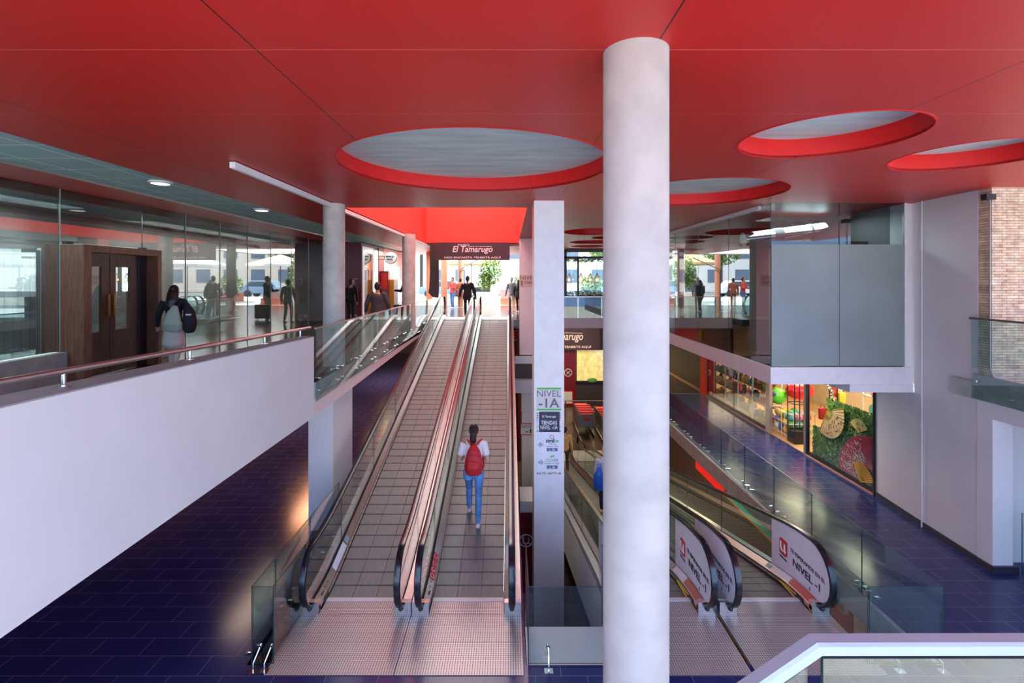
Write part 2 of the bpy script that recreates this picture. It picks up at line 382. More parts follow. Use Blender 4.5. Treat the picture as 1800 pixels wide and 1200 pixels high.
# handrail on the parapet
hr = empty('handrail', (-3.26, 0, .9), 0, 'long steel tube handrail on short posts along the white parapet', 'handrail')
def hz(y): return 1.075-.0275*y
m = MB(); m.tube([(0, -1, hz(-1)-.9), (0, 8.1, hz(8.1)-.9)], .024, 14); m.build('rail_tube', STEELR, hr, True)
for y in (3.62, 5.05, 6.6, 7.72):
    z0 = zt_(y)+.012-.9; m = MB(); m.tube([(0, y, z0), (0, y, hz(y)-.9)], .014, 10); m.tube([(0, y, z0), (0, y, z0+.012)], .045, 16)
    m.build('post', CHROME, hr, True)

# ------------------------------------------------------------------ columns and pillars
def column(x, y, r, z0, z1, mt, label):
    m = MB(); m.lathe([(r, 0), (r, (z1-z0)*.33), (r*1.0, (z1-z0)*.66), (r, z1-z0)], (0, 0, 0), 48)
    o = m.build('round_column', mt, None, True); o.location = (x, y, z0); return tag(o, label, 'column', kind='structure')
column(.80, 3.13, .203, ZA, CE, CONCL, 'big pale concrete column in the middle foreground')
column(-3.36, 9.5, .2, 0, CE, CONC, 'grey concrete column behind the left glass balustrade')
column(-3.22, 15.9, .21, 0, CE, CONC, 'farther concrete column on the left walkway')
column(-3.35, 25.5, .16, 0, CE+.2, mat('terracotta_paint', (.55, .22, .13), .6), 'terracotta column left of the exit')
m = MB(); m.box(.455, 1.005, 9.05, 9.75, ZB, CE); PIL = st(m.build('column_square', WHITE2))
m = MB(); m.box(-3.65, -3.2, 9.0, 10.1, ZA, -.31); st(m.build('column_pier', WHITE))
m = MB(); m.box(.37, 1.1, 17.6, 18.1, -1.05, CE); o = st(m.build('column_panel', PINKW))
m = MB(); m.box(.2, 1.3, 17.5, 17.62, -1.35, -1.1); m.box(.2, 1.3, 17.55, 18.0, -2.4, -1.95); m.box(.45, 1.3, 17.62, 17.7, ZB, -2.4); m.box(.2, 1.3, 17.9, 18, -1.95, -1.35, 1); st(m.build('trim_1', [WHITE, DARKB]))
# ------------------------------------------------------------------ storefront glass wall, left
G1 = st(bpy.data.objects.new('window_1', None)); COL.objects.link(G1)
yy = [2.2, 4.1, 6.0, 7.85]
yy2 = [9.62, 10.9, 12.2, 13.5, 14.8, 16.2, 17.6, 18.9]
def gp(ya, yb, za, zb):
    m = MB(); m.pane(-7.142, -7.13, ya+.006, yb-.006, za, zb); m.build('pane', [GLS, GLEDGE], G1)
for a, b in zip(yy[:-1], yy[1:]): gp(a, b, .50, CE)
gp(7.85, 9.62, 2.24, CE)
for a, b in zip(yy2[:-1], yy2[1:]): gp(a, b, 0, CE)
m = MB()
for y in yy+yy2[1:]: m.box(-7.136, -7.118, y-.004, y+.004, 0.5 if y < 7.9 else 0, CE)
m.build('joint', mat('joint_silicone', (.35, .38, .30), .4), G1)
m = MB(); m.box(-7.25, -7.0, -1, 7.84, 0, .49); st(m.build('wall_sill', CONCG))
# inside of the left storefront
m = MB(); m.box(-9.1, -9.0, -1, 19.3, 0, 2.95); m.box(-9.1, -7.2, 19.3, 19.4, 0, CE); st(m.build('wall_left_inner', mat('grey_concrete_wall', (.30, .30, .28), .8, noise=.2, nscale=2)))
m = MB(); m.box(-9.1, -7.2, -1, 19.3, 2.95, CE-.02); st(m.build('ceiling_inner', mat('black_ceiling', (.02, .022, .03), .5)))
m = MB(); m.box(-9.0, -7.2, -1, 19.3, 0, .012); st(m.build('floor_inner', DARKB))
m = MB(); m.box(-8.05, -8.0, 4.8, 8.45, .0, 2.14); o = m.build('board_screen', BOARDS); tag(o, 'whitewashed vertical board screen standing behind the left storefront glass', 'screen')
m = MB(); m.box(-8.06, -7.99, 8.45, 8.58, .0, 2.18); m.build('end_post', mat('grey_post', (.35, .35, .34), .6), o)
# door portal
D = empty('door_1', (-6.75, 7.85, 0)); st(D)
m = MB(); w = 1.77
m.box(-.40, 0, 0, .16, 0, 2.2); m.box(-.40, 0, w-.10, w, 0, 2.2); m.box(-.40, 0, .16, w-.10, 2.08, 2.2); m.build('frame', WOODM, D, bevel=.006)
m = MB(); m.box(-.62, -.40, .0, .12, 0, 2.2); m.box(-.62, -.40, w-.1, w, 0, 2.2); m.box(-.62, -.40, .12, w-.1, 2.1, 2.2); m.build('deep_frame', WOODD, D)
for i in range(2):
    y0 = .17+i*.63; y1 = y0+.61; x0, x1 = -.27, -.22; m = MB()
    m.box(x0, x1, y0, y0+.11, .02, 2.07); m.box(x0, x1, y1-.16, y1, .02, 2.07); m.box(x0, x1, y0+.11, y1-.16, 1.86, 2.07); m.box(x0, x1, y0+.11, y1-.16, .02, .25); m.box(x0, x1, y0+.11, y1-.16, .25, .75)
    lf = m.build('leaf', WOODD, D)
    m = MB(); m.pane(-.25, -.24, y0+.11, y1-.16, .75, 1.86); m.build('glazing', [GLS, GLEDGE], lf)
    yh = y1-.05 if i == 0 else y0+.05
    m = MB(); m.box(-.20, -.175, yh-.02, yh+.02, 1.0, 1.38); m.box(-.22, -.18, yh-.012, yh+.012, 1.04, 1.08); m.box(-.22, -.18, yh-.012, yh+.012, 1.30, 1.34); m.build('handle', mat('worn_brass', (.45, .2, .06), .4, .7), lf)
m = MB(); m.box(-.27, -.22, 1.44, w-.10, 0, 2.08); m.build('fixed_leaf', mat('near_black_wood', (.02, .01, .02), .4), D)
m = MB(); m.box(-.36, -.28, .02, .14, 2.2, 2.25); m.box(-.36, -.28, w-.14, w-.02, 2.2, 2.25); m.build('glass_clamp', BLACK, D)

# dark red wall and the shops beyond it, on the left of the street level
m = MB(); m.box(-8.4, -5.83, 19.5, 23.1, 0, CE); st(m.build('wall_left', DRED))
m = MB(); m.box(-8.4, -5.83, 23.1, 27.5, 0, CE, 0); st(m.build('wall_left', mat('salmon_wall', (.86, .36, .32), .6)))
sf = st(bpy.data.objects.new('window_2', None)); COL.objects.link(sf)
m = MB(); m.box(-5.83, -5.79, 19.55, 19.85, 0, 2.95); m.box(-5.83, -5.79, 21.0, 21.12, 0, 2.95); m.box(-5.83, -5.79, 19.85, 21.0, 2.8, 2.95); m.build('frame', WHITE2, sf)
m = MB(); m.pane(-5.815, -5.80, 19.85, 21.0, .1, 2.8); m.build('pane', [glass('shop_glass', (.8, .7, .6), .3), GLEDGE], sf)
m = MB(); m.box(-5.83, -5.80, 21.2, 21.9, 0, 2.9); st(m.build('trim_2', mat('pale_green_panel', (.6, .66, .58), .5)))
m = MB(); m.box(-5.83, -5.78, 21.95, 22.5, 0, CE-.05); st(m.build('trim_3', DRED))

# ------------------------------------------------------------------ right-hand glass room at street level
m = MB(); m.box(4.94, 7.62, 9.35, 21.2, -.34, -.02); st(m.build('slab_right', WHITE2))
m = MB(); m.box(6.42, 7.62, 9.33, 9.8, -.49, -.34); m.box(6.42, 7.62, 9.8, 11.6, -.49, -.34); st(m.build('slab_step', WHITE2))
m = MB(); m.box(5.0, 7.55, 9.42, 21.1, -.02, 0.0); st(m.build('floor_right_room', DARKB))
G3 = st(bpy.data.objects.new('window_3', None)); COL.objects.link(G3)
ys3 = [9.35, 11.15, 12.95, 14.75, 16.55, 18.35, 20.15, 21.1]
for a, b in zip(ys3[:-1], ys3[1:]):
    m = MB(); m.pane(4.94, 4.952, a+.006, b-.006, 0, CE); m.build('pane', [GLS, GLEDGE], G3)
for a, b in ((4.95, 6.23), (6.24, 7.46)):
    m = MB(); m.pane(a+.004, b-.004, 9.35, 9.362, 0, CE); m.build('pane', [glass('front_glass', (.66, .76, .76), .05), GLEDGE], G3)
for a, b in ((5.0, 6.23), (6.24, 7.46)):
    m = MB(); m.box(a-.045 if a < 5.1 else a, b, 9.342, 9.347, .01, 2.3); m.build('frosted_film', FROST, G3)
m = MB(); m.box(4.88, 4.98, 9.7, 21, CE-.07, CE-.002); m.build('head_rail', WHITE2, G3)
m = MB(); m.box(7.46, 7.50, 9.33, 9.40, 0, CE); m.build('end_frame', WHITE2, G3)
m = MB(); m.box(7.5, 7.62, 9.76, 21.1, 0, CE); st(m.build('wall_room_side', mat('charcoal_wall', (.05, .055, .06), .6)))
# contents of the right room
o = empty('air_duct', (6.1, 11.0, 2.62), 0, 'round silver air duct hanging behind the frosted glass', 'duct')
m = MB(); m.tube([(-.9, 0, -.1), (.9, 0, .12)], .16, 24); m.build('pipe', CHROME, o, True)
for q in (((-.25, 0, -.022), (-.05, 0, .0)), ((.55, 0, .075), (.6, 0, .08))): m = MB(); m.tube(q, .172, 24); m.build('collar', BLACK, o, True)
m = MB(); m.box(5.0, 7.4, 10.2, 10.32, 2.28, 2.42); st(m.build('trim_4', BLACK))
m = MB(); m.box(6.5, 7.5, 12.3, 12.4, 0, CE); st(m.build('wall_room_stone', STONE))
m = MB(); m.box(5.6, 7.3, 16.2, 16.7, 0, 1.05); o = m.build('bar_counter', mat('yellow_oak', (.5, .33, .09), .45, noise=.3, nscale=4)); tag(o, 'yellow wooden bar counter inside the right glass room', 'counter')
m = MB(); m.box(5.55, 7.35, 16.12, 16.78, 1.05, 1.1); m.build('worktop', DARK, o)
for i, (x, y, wd) in enumerate(((5.7, 11.6, 'nearest the frosted glass'), (6.1, 13.6, 'in front of the yellow bar counter'))):
    o = empty('dining_table', (x, y, 0), 0, 'dark round pedestal table in the right glass room, '+wd, 'table', 'tables in the glass room')
    m = MB(); m.lathe([(.38, .72), (.4, .735), (.4, .75), (.38, .755)], n=24); m.build('table_top', DARKB, o, True)
    m = MB(); m.lathe([(.22, 0), (.22, .02), (.03, .05), (.03, .7), (.08, .72)], n=16); m.build('pedestal', BLACK, o, True)

# ------------------------------------------------------------------ right-hand wall, middle level
def quadwall(pts, z0, z1, t, name, mt):
    (xa, ya), (xb, yb) = pts; m = MB()
    m.prism([(xa, ya), (xb, yb), (xb+t, yb), (xa+t, ya)], 2, z0, z1); return st(m.build(name, mt))
quadwall([(7.55, 7.98), (7.63, 9.32)], ZA, CE, .3, 'wall_right', WHITE)
quadwall([(7.63, 9.32), (7.72, 10.43)], ZA, -.49, .3, 'wall_right', WHITE)
m = MB(); m.box(7.5, 8.0, 9.41, 9.75, -.34, CE); st(m.build('wall_right_end', WHITE))
m = MB(); m.box(7.585, 7.60, 9.10, 9.12, ZA, CE); m.build('corner_bead', WHITE2, None).name = 'trim_5'
st(bpy.data.objects['trim_5'])
m = MB(); m.prism([(7.50, 7.70), (7.70, 10.43), (7.74, 10.43), (7.55, 7.70)], 2, ZA, ZA+.10); m.box(7.5, 7.92, 7.68, 7.72, ZA, ZA+.1); st(m.build('baseboard_right', mat('dark_baseboard', (.03, .028, .045), .3)))
# opening in the wall nearer to the camera, with header and reveal
m = MB(); m.box(7.54, 7.86, 7.72, 7.98, ZA, -.28); m.box(7.54, 7.86, 3, 7.72, -.54, -.28); m.box(9.6, 9.7, 3, 8.1, ZA, -.28); m.box(7.86, 9.7, 7.98, 8.08, ZA, -.28); st(m.build('wall_right_opening', WHITE))
m = MB(); m.box(7.5, 9.8, 3, 8.4, -.28, 0); st(m.build('floor_street_right', CONCG))
m = MB(); m.pane(7.93, 7.945, 5.0, 7.66, ZA, ZA+.95); o = m.build('glass_screen', [GLB, GLEDGE]); tag(o, 'low clear glass screen inside the white opening at far right', 'screen')
# stone wall above
m = MB(); m.box(7.56, 10, 7.75, 7.97, 0, CE); st(m.build('wall_stone', STONE))
o = empty('drain_pipe', (7.50, 7.72, 0), 0, 'thin grey pipe running down beside the stone wall from a dark bracket', 'pipe')
m = MB(); m.tube([(0, 0, 2.9), (0, 0, .25), (.03, -.02, .12), (.12, -.05, .04), (.8, -.1, .02)], .012, 10); m.build('tube', mat('grey_metal', (.3, .28, .28), .4, .6), o, True)
m = MB(); m.box(-.10, .05, -.05, .05, 2.88, 2.97); m.build('bracket', BLACK, o)
# upper balustrade in front of the stone wall
o = empty('glass_balustrade', (7.47, 8.0, 0), 0, 'glass balustrade with dark cap rail in front of the ledge stone wall', 'balustrade')
for k in range(3):
    m = MB(); m.prism([(-.05*k, -1.2*k), (-.05*k-.05, -1.2*k-1.19), (-.05*k-.035, -1.2*k-1.19), (-.05*k+.015, -1.2*k)], 2, -.27, 1.0); m.build('pane', [GLB, GLEDGE], o)
m = MB(); m.prism([(-.02, .02), (-.17, -3.6), (-.12, -3.6), (.04, .02)], 2, 1.0, 1.03); m.build('cap_rail', mat('dark_cap', (.12, .10, .10), .4), o)
m = MB(); m.prism([(.02, .0), (-.13, -3.6), (-.05, -3.6), (.08, .0)], 2, -.26, .12); m.build('curb', CONCG, o)
for k in range(6):
    for z in (-.15, .02):
        y = -.12-.55*k; x = -.0+y*.042
        m = MB(); m.tube([(x-.02, y, z), (x+.03, y, z)], .018, 12); m.build('fixing', CHROME, o, True)

# ------------------------------------------------------------------ far end: level -1 wall, slab, street window
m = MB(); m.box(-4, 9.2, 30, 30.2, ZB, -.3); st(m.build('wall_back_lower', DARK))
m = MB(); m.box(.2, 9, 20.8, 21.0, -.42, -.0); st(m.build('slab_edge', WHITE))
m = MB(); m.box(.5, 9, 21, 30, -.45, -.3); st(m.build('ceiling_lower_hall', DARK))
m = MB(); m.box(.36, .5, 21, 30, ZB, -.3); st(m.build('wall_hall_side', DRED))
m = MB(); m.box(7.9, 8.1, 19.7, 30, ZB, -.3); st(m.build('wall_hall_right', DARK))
# street level window wall at the far right
G4 = st(bpy.data.objects.new('window_4', None)); COL.objects.link(G4)
m = MB(); m.box(2.6, 2.75, 23.6, 23.7, 0, 3.0); m.box(4.55, 4.7, 23.6, 23.7, 0, 3.0); m.box(3.25, 3.33, 23.6, 23.7, 0, 2.7); m.box(2.6, 9, 23.6, 23.7, 2.92, 3.08); m.box(2.6, 9, 23.6, 23.7, 2.62, 2.72)
for x in (6.3, 8.0): m.box(x, x+.12, 23.6, 23.7, 0, 3)
m.build('frame', mat('dark_bronze_frame', (.05, .035, .03), .4), G4)
for a, b in ((2.75, 3.25), (3.33, 4.55), (4.7, 6.3), (6.42, 8.0)):
    m = MB(); m.pane(a, b, 23.64, 23.655, .9, 2.62); m.build('pane', [GL, GLEDGE], G4)
TROUGH = empty('planter_trough', (5.5, 24.05, 0), 0, 'long black planter with a low bright green hedge under the far right window', 'planter')
m = MB(); m.box(-3.3, 3.5, -.3, .35, 0, .78); m.build('trough', mat('black_planter', (.012, .012, .02), .7, spec=.2), TROUGH)
# left side of the lower hall (seen under the left walkway)
m = MB(); m.box(-9.0, -8.9, -3, 30.8, ZA, -.3); st(m.build('wall_under_left', mat('brown_red_wall', (.13, .03, .015), .4)))
m = MB(); m.box(-8.9, -5.0, 30.6, 30.8, ZA, -.3); m.box(-5.0, -3.3, 29.5, 29.7, ZA, -.3, 1); m.box(-8.9, -5.0, 30.5, 30.6, -1.1, -.3, 2); st(m.build('wall_under_back', [DARKB, CREAM, REDP]))
for y, x in ((11.2, -4.6), (15.8, -5.0), (20.5, -5.4)):
    m = MB(); m.box(x-.35, x, y, y+1.1, -1.0, -.31); m.build('beam_drop', REDP)
    st(bpy.context.scene.objects[-1]) if False else None
for o in list(COL.objects):
    if o.name.startswith('beam_drop'): st(o)

# unseen ground behind the camera, added to bounce sunlight onto the ceiling
m = MB(); m.box(-25, 25, -40, -3, ZA-.3, ZA); st(m.build('ground_bounce', mat('pale_bounce_ground', (.50, .46, .40), .8, noise=.08)))
lamp('room_fill_lamp', (-8.0, 6, 2.93), (.6, 6), 230, (.85, .95, 1)); lamp('room_fill_lamp', (-8.2, 14, 2.93), (.6, 6), 100, (1, .9, .85))  # lamps added to brighten the left room behind the glass
lamp('well_fill_lamp', (-1.5, 15, 7.5), (3.4, 9.4), 330, (.92, 1, .98))  # fill lamp added in the well to brighten ramps and well walls
lamp('room_fill_lamp', (6.3, 10.8, 2.95), (1.6, .8), 45, (.9, .97, 1))

lamp('walkway_fill_lamp', (-4.6, 23.5, 2.95), (1.5, 4), 150, (1, .93, .88)); lamp('walkway_fill_lamp', (-2, 24.5, 3.0), (2.5, 4), 120, (1, .96, .92))  # lamps added to brighten the far walkway and its salmon wall
lamp('leaf_fill_lamp', (6.7, 12.2, -.36), (.4, 2.4), 60, (1, .92, .80))  # lamp added under the slab to brighten the leaf wall
# ------------------------------------------------------------------ moving ramps
YA, RISE = 7.2, 2.92
def gg(t, w=.45): return 0 if t < -w else ((t+w)**2/(4*w) if t < w else t)
def path(z0, sgn, rise):
    L = rise/SLOPE
    return (lambda y: z0+sgn*SLOPE*(gg(y-YA)-gg(y-YA-L))), YA+L
def mesh_plate():
    m, n, b = nodes('ribbed_metal_plate')
    t = n.nodes.new('ShaderNodeTexCoord'); br = n.nodes.new('ShaderNodeTexBrick'); br.offset = 0
    br.inputs['Scale'].default_value = 1; br.inputs['Brick Width'].default_value = .03; br.inputs['Row Height'].default_value = .03; br.inputs['Mortar Size'].default_value = .0035
    br.inputs['Color1'].default_value = (.68, .67, .66, 1); br.inputs['Color2'].default_value = (.64, .63, .62, 1); br.inputs['Mortar'].default_value = (.12, .10, .10, 1)
    n.links.new(t.outputs['Object'], br.inputs['Vector'])
    n.links.new(br.outputs['Color'], b.inputs['Base Color']); b.inputs['Metallic'].default_value = .4; b.inputs['Roughness'].default_value = .36
    bp = n.nodes.new('ShaderNodeBump'); bp.invert = True; bp.inputs['Strength'].default_value = .5; bp.inputs['Distance'].default_value = .003
    n.links.new(br.outputs['Fac'], bp.inputs['Height']); n.links.new(bp.outputs[0], b.inputs['Normal']); return m
PLATE = mesh_plate()
def pallet_mat():
    m, n, b = nodes('grooved_pallet')
    t = n.nodes.new('ShaderNodeTexCoord'); wv = n.nodes.new('ShaderNodeTexWave'); wv.bands_direction = 'X'; wv.inputs['Scale'].default_value = 16
    nz = n.nodes.new('ShaderNodeTexNoise'); nz.inputs['Scale'].default_value = 9; mp = n.nodes.new('ShaderNodeMapping'); mp.inputs['Scale'].default_value = (3, .5, 1)
    n.links.new(t.outputs['Object'], wv.inputs['Vector']); n.links.new(t.outputs['Object'], mp.inputs[0]); n.links.new(mp.outputs[0], nz.inputs['Vector'])
    r = n.nodes.new('ShaderNodeValToRGB'); r.color_ramp.elements[0].color = (.155, .165, .155, 1); r.color_ramp.elements[1].color = (.25, .262, .25, 1)
    n.links.new(nz.outputs[0], r.inputs[0]); n.links.new(r.outputs[0], b.inputs['Base Color'])
    bp = n.nodes.new('ShaderNodeBump'); bp.inputs['Strength'].default_value = .25; bp.inputs['Distance'].default_value = .003
    n.links.new(wv.outputs[0], bp.inputs['Height']); n.links.new(bp.outputs[0], b.inputs['Normal'])
    b.inputs['Metallic'].default_value = .1; b.inputs['Roughness'].default_value = .5; return m
PALLET = pallet_mat()
DECKM = STEELR
WARM = mat('warm_steel', (.62, .48, .44), .33, .9)
YEL = mat('yellow_line', (.75, .55, .05), .5)
STICK = mat('sticker_white', (.78, .80, .86), .4)
STRED = mat('sticker_red', (.62, .03, .05), .4)
INK = mat('black_ink', (.02, .02, .02), .5)
LOGOR = mat('logo_red', (.62, .045, .03), .4)
def sweep(m, prof, fz, ys, mi=0, closed=True):
    n = len(prof); vs = [(x, y, fz(y)+z) for y in ys for x, z in prof]; fs = []
    for i in range(len(ys)-1):
        for k in range(n if closed else n-1):
            a = i*n+k; b = i*n+(k+1) % n; fs.append((a, b, b+n, a+n))
    if closed: fs += [tuple(range(n)), tuple(range((len(ys)-1)*n, len(ys)*n))]
    m.add(vs, fs, mi)
def yrange(a, b, st_=.3):
    n = max(1, int((b-a)/st_)); return [a+(b-a)*i/n for i in range(n+1)]
def travelator(xc, z0, sgn, rise, label, ad=False, number=None, red_end=False):
    fz, yt = path(z0, sgn, rise); root = empty('moving_ramp', (xc, 0, 0), 0, label, 'moving walkway', 'inclined moving walkways between the levels')
    z1 = z0+sgn*rise; ye = yt+.35
    ys = yrange(7.02, ye, .3)
    # pallets
    m = MB(); y = 7.07
    while y < ye-.2:
        a, b = y+.012, y+.238; za, zb = fz(a), fz(b)
        for (xa, xb) in ((-.5, -.17), (-.164, .17), (.176, .5)):
            m.add([(xa, a, za-.05), (xb, a, za-.05), (xb, a, za), (xa, a, za), (xa, b, zb-.05), (xb, b, zb-.05), (xb, b, zb), (xa, b, zb)],
                  [(0, 1, 2, 3), (7, 6, 5, 4), (0, 4, 5, 1), (1, 5, 6, 2), (2, 6, 7, 3), (3, 7, 4, 0)])
        y += .25
    m.build('pallet_band', PALLET, root)
    m = MB(); sweep(m, [(-.5, -.06), (.5, -.06), (.5, -.05), (-.5, -.05)], fz, ys); m.build('track', BLACK, root)
    # landing plates
    m = MB(); m.box(-.505, .505, 6.72, 7.0, z0-.03, z0+.012); m.box(-.505, .505, 7.0, 7.075, z0-.02, z0+.018, 1); m.box(-.505, .505, 6.502, 6.72, z0-.03, z0+.009)
    m.box(-.745, .745, 6.22, 6.5, z0-.03, z0+.008); m.box(-.745, .745, 5.70, 6.215, z0-.03, z0+.008); m.box(-.745, -.507, 6.502, 6.75, z0-.03, z0+.008); m.box(.507, .745, 6.502, 6.75, z0-.03, z0+.008)
    m.build('landing_plate', [PLATE, mat('comb_aluminium', (.72, .73, .74), .45, .1)], root)
    m = MB(); m.box(-.5, .5, 7.055, 7.085, z0+.004, z0+.016); m.build('comb_line', mat('comb_edge', (.45, .28, .05), .5) if number != 'x' else STEEL, root)
    m = MB(); m.box(-.745, .745, ye, ye+1.3, z1-.03, z1+.004); m.build('top_plate', PLATE, root)
    for s in (-1, 1):
        q = 'left' if s < 0 else 'right'
        m = MB(); sweep(m, [(s*.503, -.12), (s*.515, -.12), (s*.515, .085), (s*.503, .085)], fz, yrange(6.95, ye, .25)); m.build('skirt', BLACK, root)
        m = MB(); sweep(m, [(s*.501, .045), (s*.503, .045), (s*.503, .075), (s*.501, .075)], fz, yrange(7.1, ye, .25)); m.build('skirt_strip', CHROME, root)
        m = MB(); sweep(m, [(s*.515, .04), (s*.515, .10), (s*.592, .175), (s*.598, .16), (s*.598, .04)], fz, yrange(6.76, ye+.5, .25)); m.build('inner_deck', DECKM if not ad else WARM, root, bevel=0)
        m = MB(); sweep(m, [(s*.633, .04), (s*.633, .175), (s*.745, .175), (s*.745, .04)], fz, yrange(6.80, ye+.5, .25)); m.build('outer_deck', DECKM, root)
        m = MB(); m.box(s*.515 if s > 0 else -.745, .745 if s > 0 else -.515, 6.74, 6.82, z0+.0, z0+.165); m.build('newel_box', STEEL, root)
        m = MB(); m.ball((s*.617, 6.71, z0+.11), (.035, .05, .035), 12); m.build('handrail_inlet', BLACK, root, True)
        # outer cladding of the truss
        cut = (lambda y: min(fz(y)-.82, fz(y)-.05) if sgn < 0 else max(fz(y)-.82, ZA+.0)) 
        yl = yrange(6.82, ye+.2, .3); m = MB(); vs = []; fs = []
        for y in yl:
            zb_ = max(fz(y)-.85, ZA if sgn > 0 else ZB); zt2 = fz(y)+.04
            vs += [(s*.735, y, zb_), (s*.748, y, zb_), (s*.748, y, zt2), (s*.735, y, zt2)]
        for i in range(len(yl)-1):
            for k in range(4):
                a = i*4+k; b = i*4+(k+1) % 4; fs.append((a, b, b+4, a+4))
        m.add(vs, fs); m.build('cladding', STEELR if sgn > 0 else WHITE2, root)
        # glass or printed panels inside the handrail loop
        yc, zc, R = 6.87, z0+.525, .375
        def top(y):
            return (zc+math.sqrt(max(0, R*R-(yc-y)**2)) if y < yc else fz(y)+.90)
        def bot(y):
            return (zc-math.sqrt(max(0, R*R-(yc-y)**2)) if y < 6.76 else fz(y)+.165)
        def topE(y):
            d = y-(ye+.35); return fz(y)+.90 if d <= 0 else z1+.525+math.sqrt(max(0, R*R-d*d))
        def panel(ya, yb, t, name, mats):
            yy_ = sorted(set([ya, yb]+[v for v in [6.496, 6.5, 6.51, 6.53, 6.56, 6.6, 6.66, 6.72, 6.759, 6.8, 6.87, 7, 7.15]+yrange(7.3, ye+.35, .3)+[ye+.35+.37*math.sin(PI/2*q_/6) for q_ in range(1, 7)] if ya < v < yb]))
            m = MB(); vs = []; fs = []
            for y in yy_:
                a_, b_ = (bot(y), top(y)) if y < ye+.35 else (z1+.15, topE(y))
                vs += [(s*.617-t, y, a_), (s*.617+t, y, a_), (s*.617+t, y, b_), (s*.617-t, y, b_)]
            for i in range(len(yy_)-1):
                for k in range(4):
                    a = i*4+k; b = i*4+(k+1) % 4; m_ = 0 if k in (1, 3) else 1; fs.append(((a, b, b+4, a+4), m_))
            m.v = vs
            for f, mm in fs: m.f.append(f); m.m.append(mm)
            nn = len(vs); m.f += [(0, 1, 2, 3), (nn-4, nn-3, nn-2, nn-1)]; m.m += [1, 1]
            return m.build(name, mats, root)
        ends = [7.97 if ad else 6.496]
        cuts = [ends[0]]
        y = 7.97
        while y < ye-1: 
            if y > cuts[-1]+.1: cuts.append(y)
            y += 1.9
        cuts.append(ye+.71)
        for a, b in zip(cuts[:-1], cuts[1:]): panel(a, b-.008, .005, 'glass_panel', [GLB, GLEDGE])
        if ad:
            p = panel(6.496, 7.962, .009, 'printed_panel', [mat('ad_white', (.78, .78, .84), .35), mat('ad_rim', (.6, .6, .62), .4)])
            if not (s < 0 and xc < 2.5):
                xs = s*.617-.0095-(0 if True else 0)
                yL = 7.62; z_ = z0+.44
                m = MB(); pts = []
                def rr(cy, cz, w, h, r, n=5):
                    out_ = []
                    for qx, qz, a0 in ((1, 1, 0), (-1, 1, 90), (-1, -1, 180), (1, -1, 270)):
                        rad = .02 if (qx*qz) < 0 else r
                        for i in range(n+1):
                            a = math.radians(a0+90*i/n); out_.append((cy+qx*(w/2-rad)+rad*math.cos(a), cz+qz*(h/2-rad)+rad*math.sin(a)))
                    return out_
                m.prism(rr(yL, z_, .22, .25, .07), 0, xs-.003, xs); m.build('red_emblem', LOGOR, p)
                m = MB(); u = [(yL+.065, z_+.07), (yL+.065, z_-.01), (yL+.045, z_-.055), (yL+.0, z_-.065), (yL-.035, z_-.04), (yL-.04, z_+.07), (yL-.04, z_-.03), (yL-.065, z_-.065)]
                m.tube([(xs-.004, a, b) for a, b in u], .013, 8); m.build('emblem_letter', mat('emblem_white', (.85, .8, .78), .5), p)
                text('UNIMARC', (xs-.003, yL, z_-.165), .21, .03, INK, p, '-X')
                text('TE ESPERAMOS EN EL', (xs-.003, 7.02, z_+.075), .82, .055, INK, p, '-X')
                text('NIVEL -1', (xs-.003, 7.04, z_-.075), .64, .105, INK, p, '-X', bold=.012)
                text('I', (xs-.003, 6.95, z_-.22), .012, .05, INK, p, '-X')
        # handrail loop
        hp = [(6.93, z0+.115)]
        Rh = .405
        for i in range(0, 13):
            a = -PI/2-PI*i/12; hp.append((6.87+Rh*math.cos(a)*1.0, z0+.525+Rh*math.sin(a)))
        hp += [(y, fz(y)+.93) for y in yrange(7.0, ye+.35, .2)]
        for i in range(1, 11):
            a = PI/2-PI*i/10; hp.append((ye+.35+Rh*math.cos(a), z1+.525+Rh*math.sin(a)))
        m = MB(); prof = [(-.042, -.004), (-.046, .012), (-.036, .030), (0, .036), (.036, .030), (.046, .012), (.042, -.004)]
        vs = []; fs = []; n = len(prof)
        for i, (y, z) in enumerate(hp):
            y0_, z0_ = hp[max(0, i-1)]; y1_, z1_ = hp[min(len(hp)-1, i+1)]; d = Vector((y1_-y0_, z1_-z0_)).normalized(); nx, nz_ = -d.y, d.x
            for px, pn in prof: vs.append((s*.617+px, y+nx*pn, z+nz_*pn))
        for i in range(len(hp)-1):
            for k in range(n):
                a = i*n+k; b = i*n+(k+1) % n; fs.append((a, b, b+n, a+n))
        m.add(vs, fs); m.build('handrail', BRUB, root, True)
    # marks on the deck
    if number:
        a = math.atan2(.075, .077)
        for s in ((-1,) if number == '2' else (-1, )):
            t = text(number, (s*.556, 6.98, z0+.148), .05, .085, INK, root, '+Z', name='ramp_number')
            m = MB()
            for yy_ in (7.1, 7.2): m.lathe([(.013, 0), (.013, .004)], (s*.556, yy_, fz(yy_)+.142), 12)
            m.build('deck_screw', INK, root)
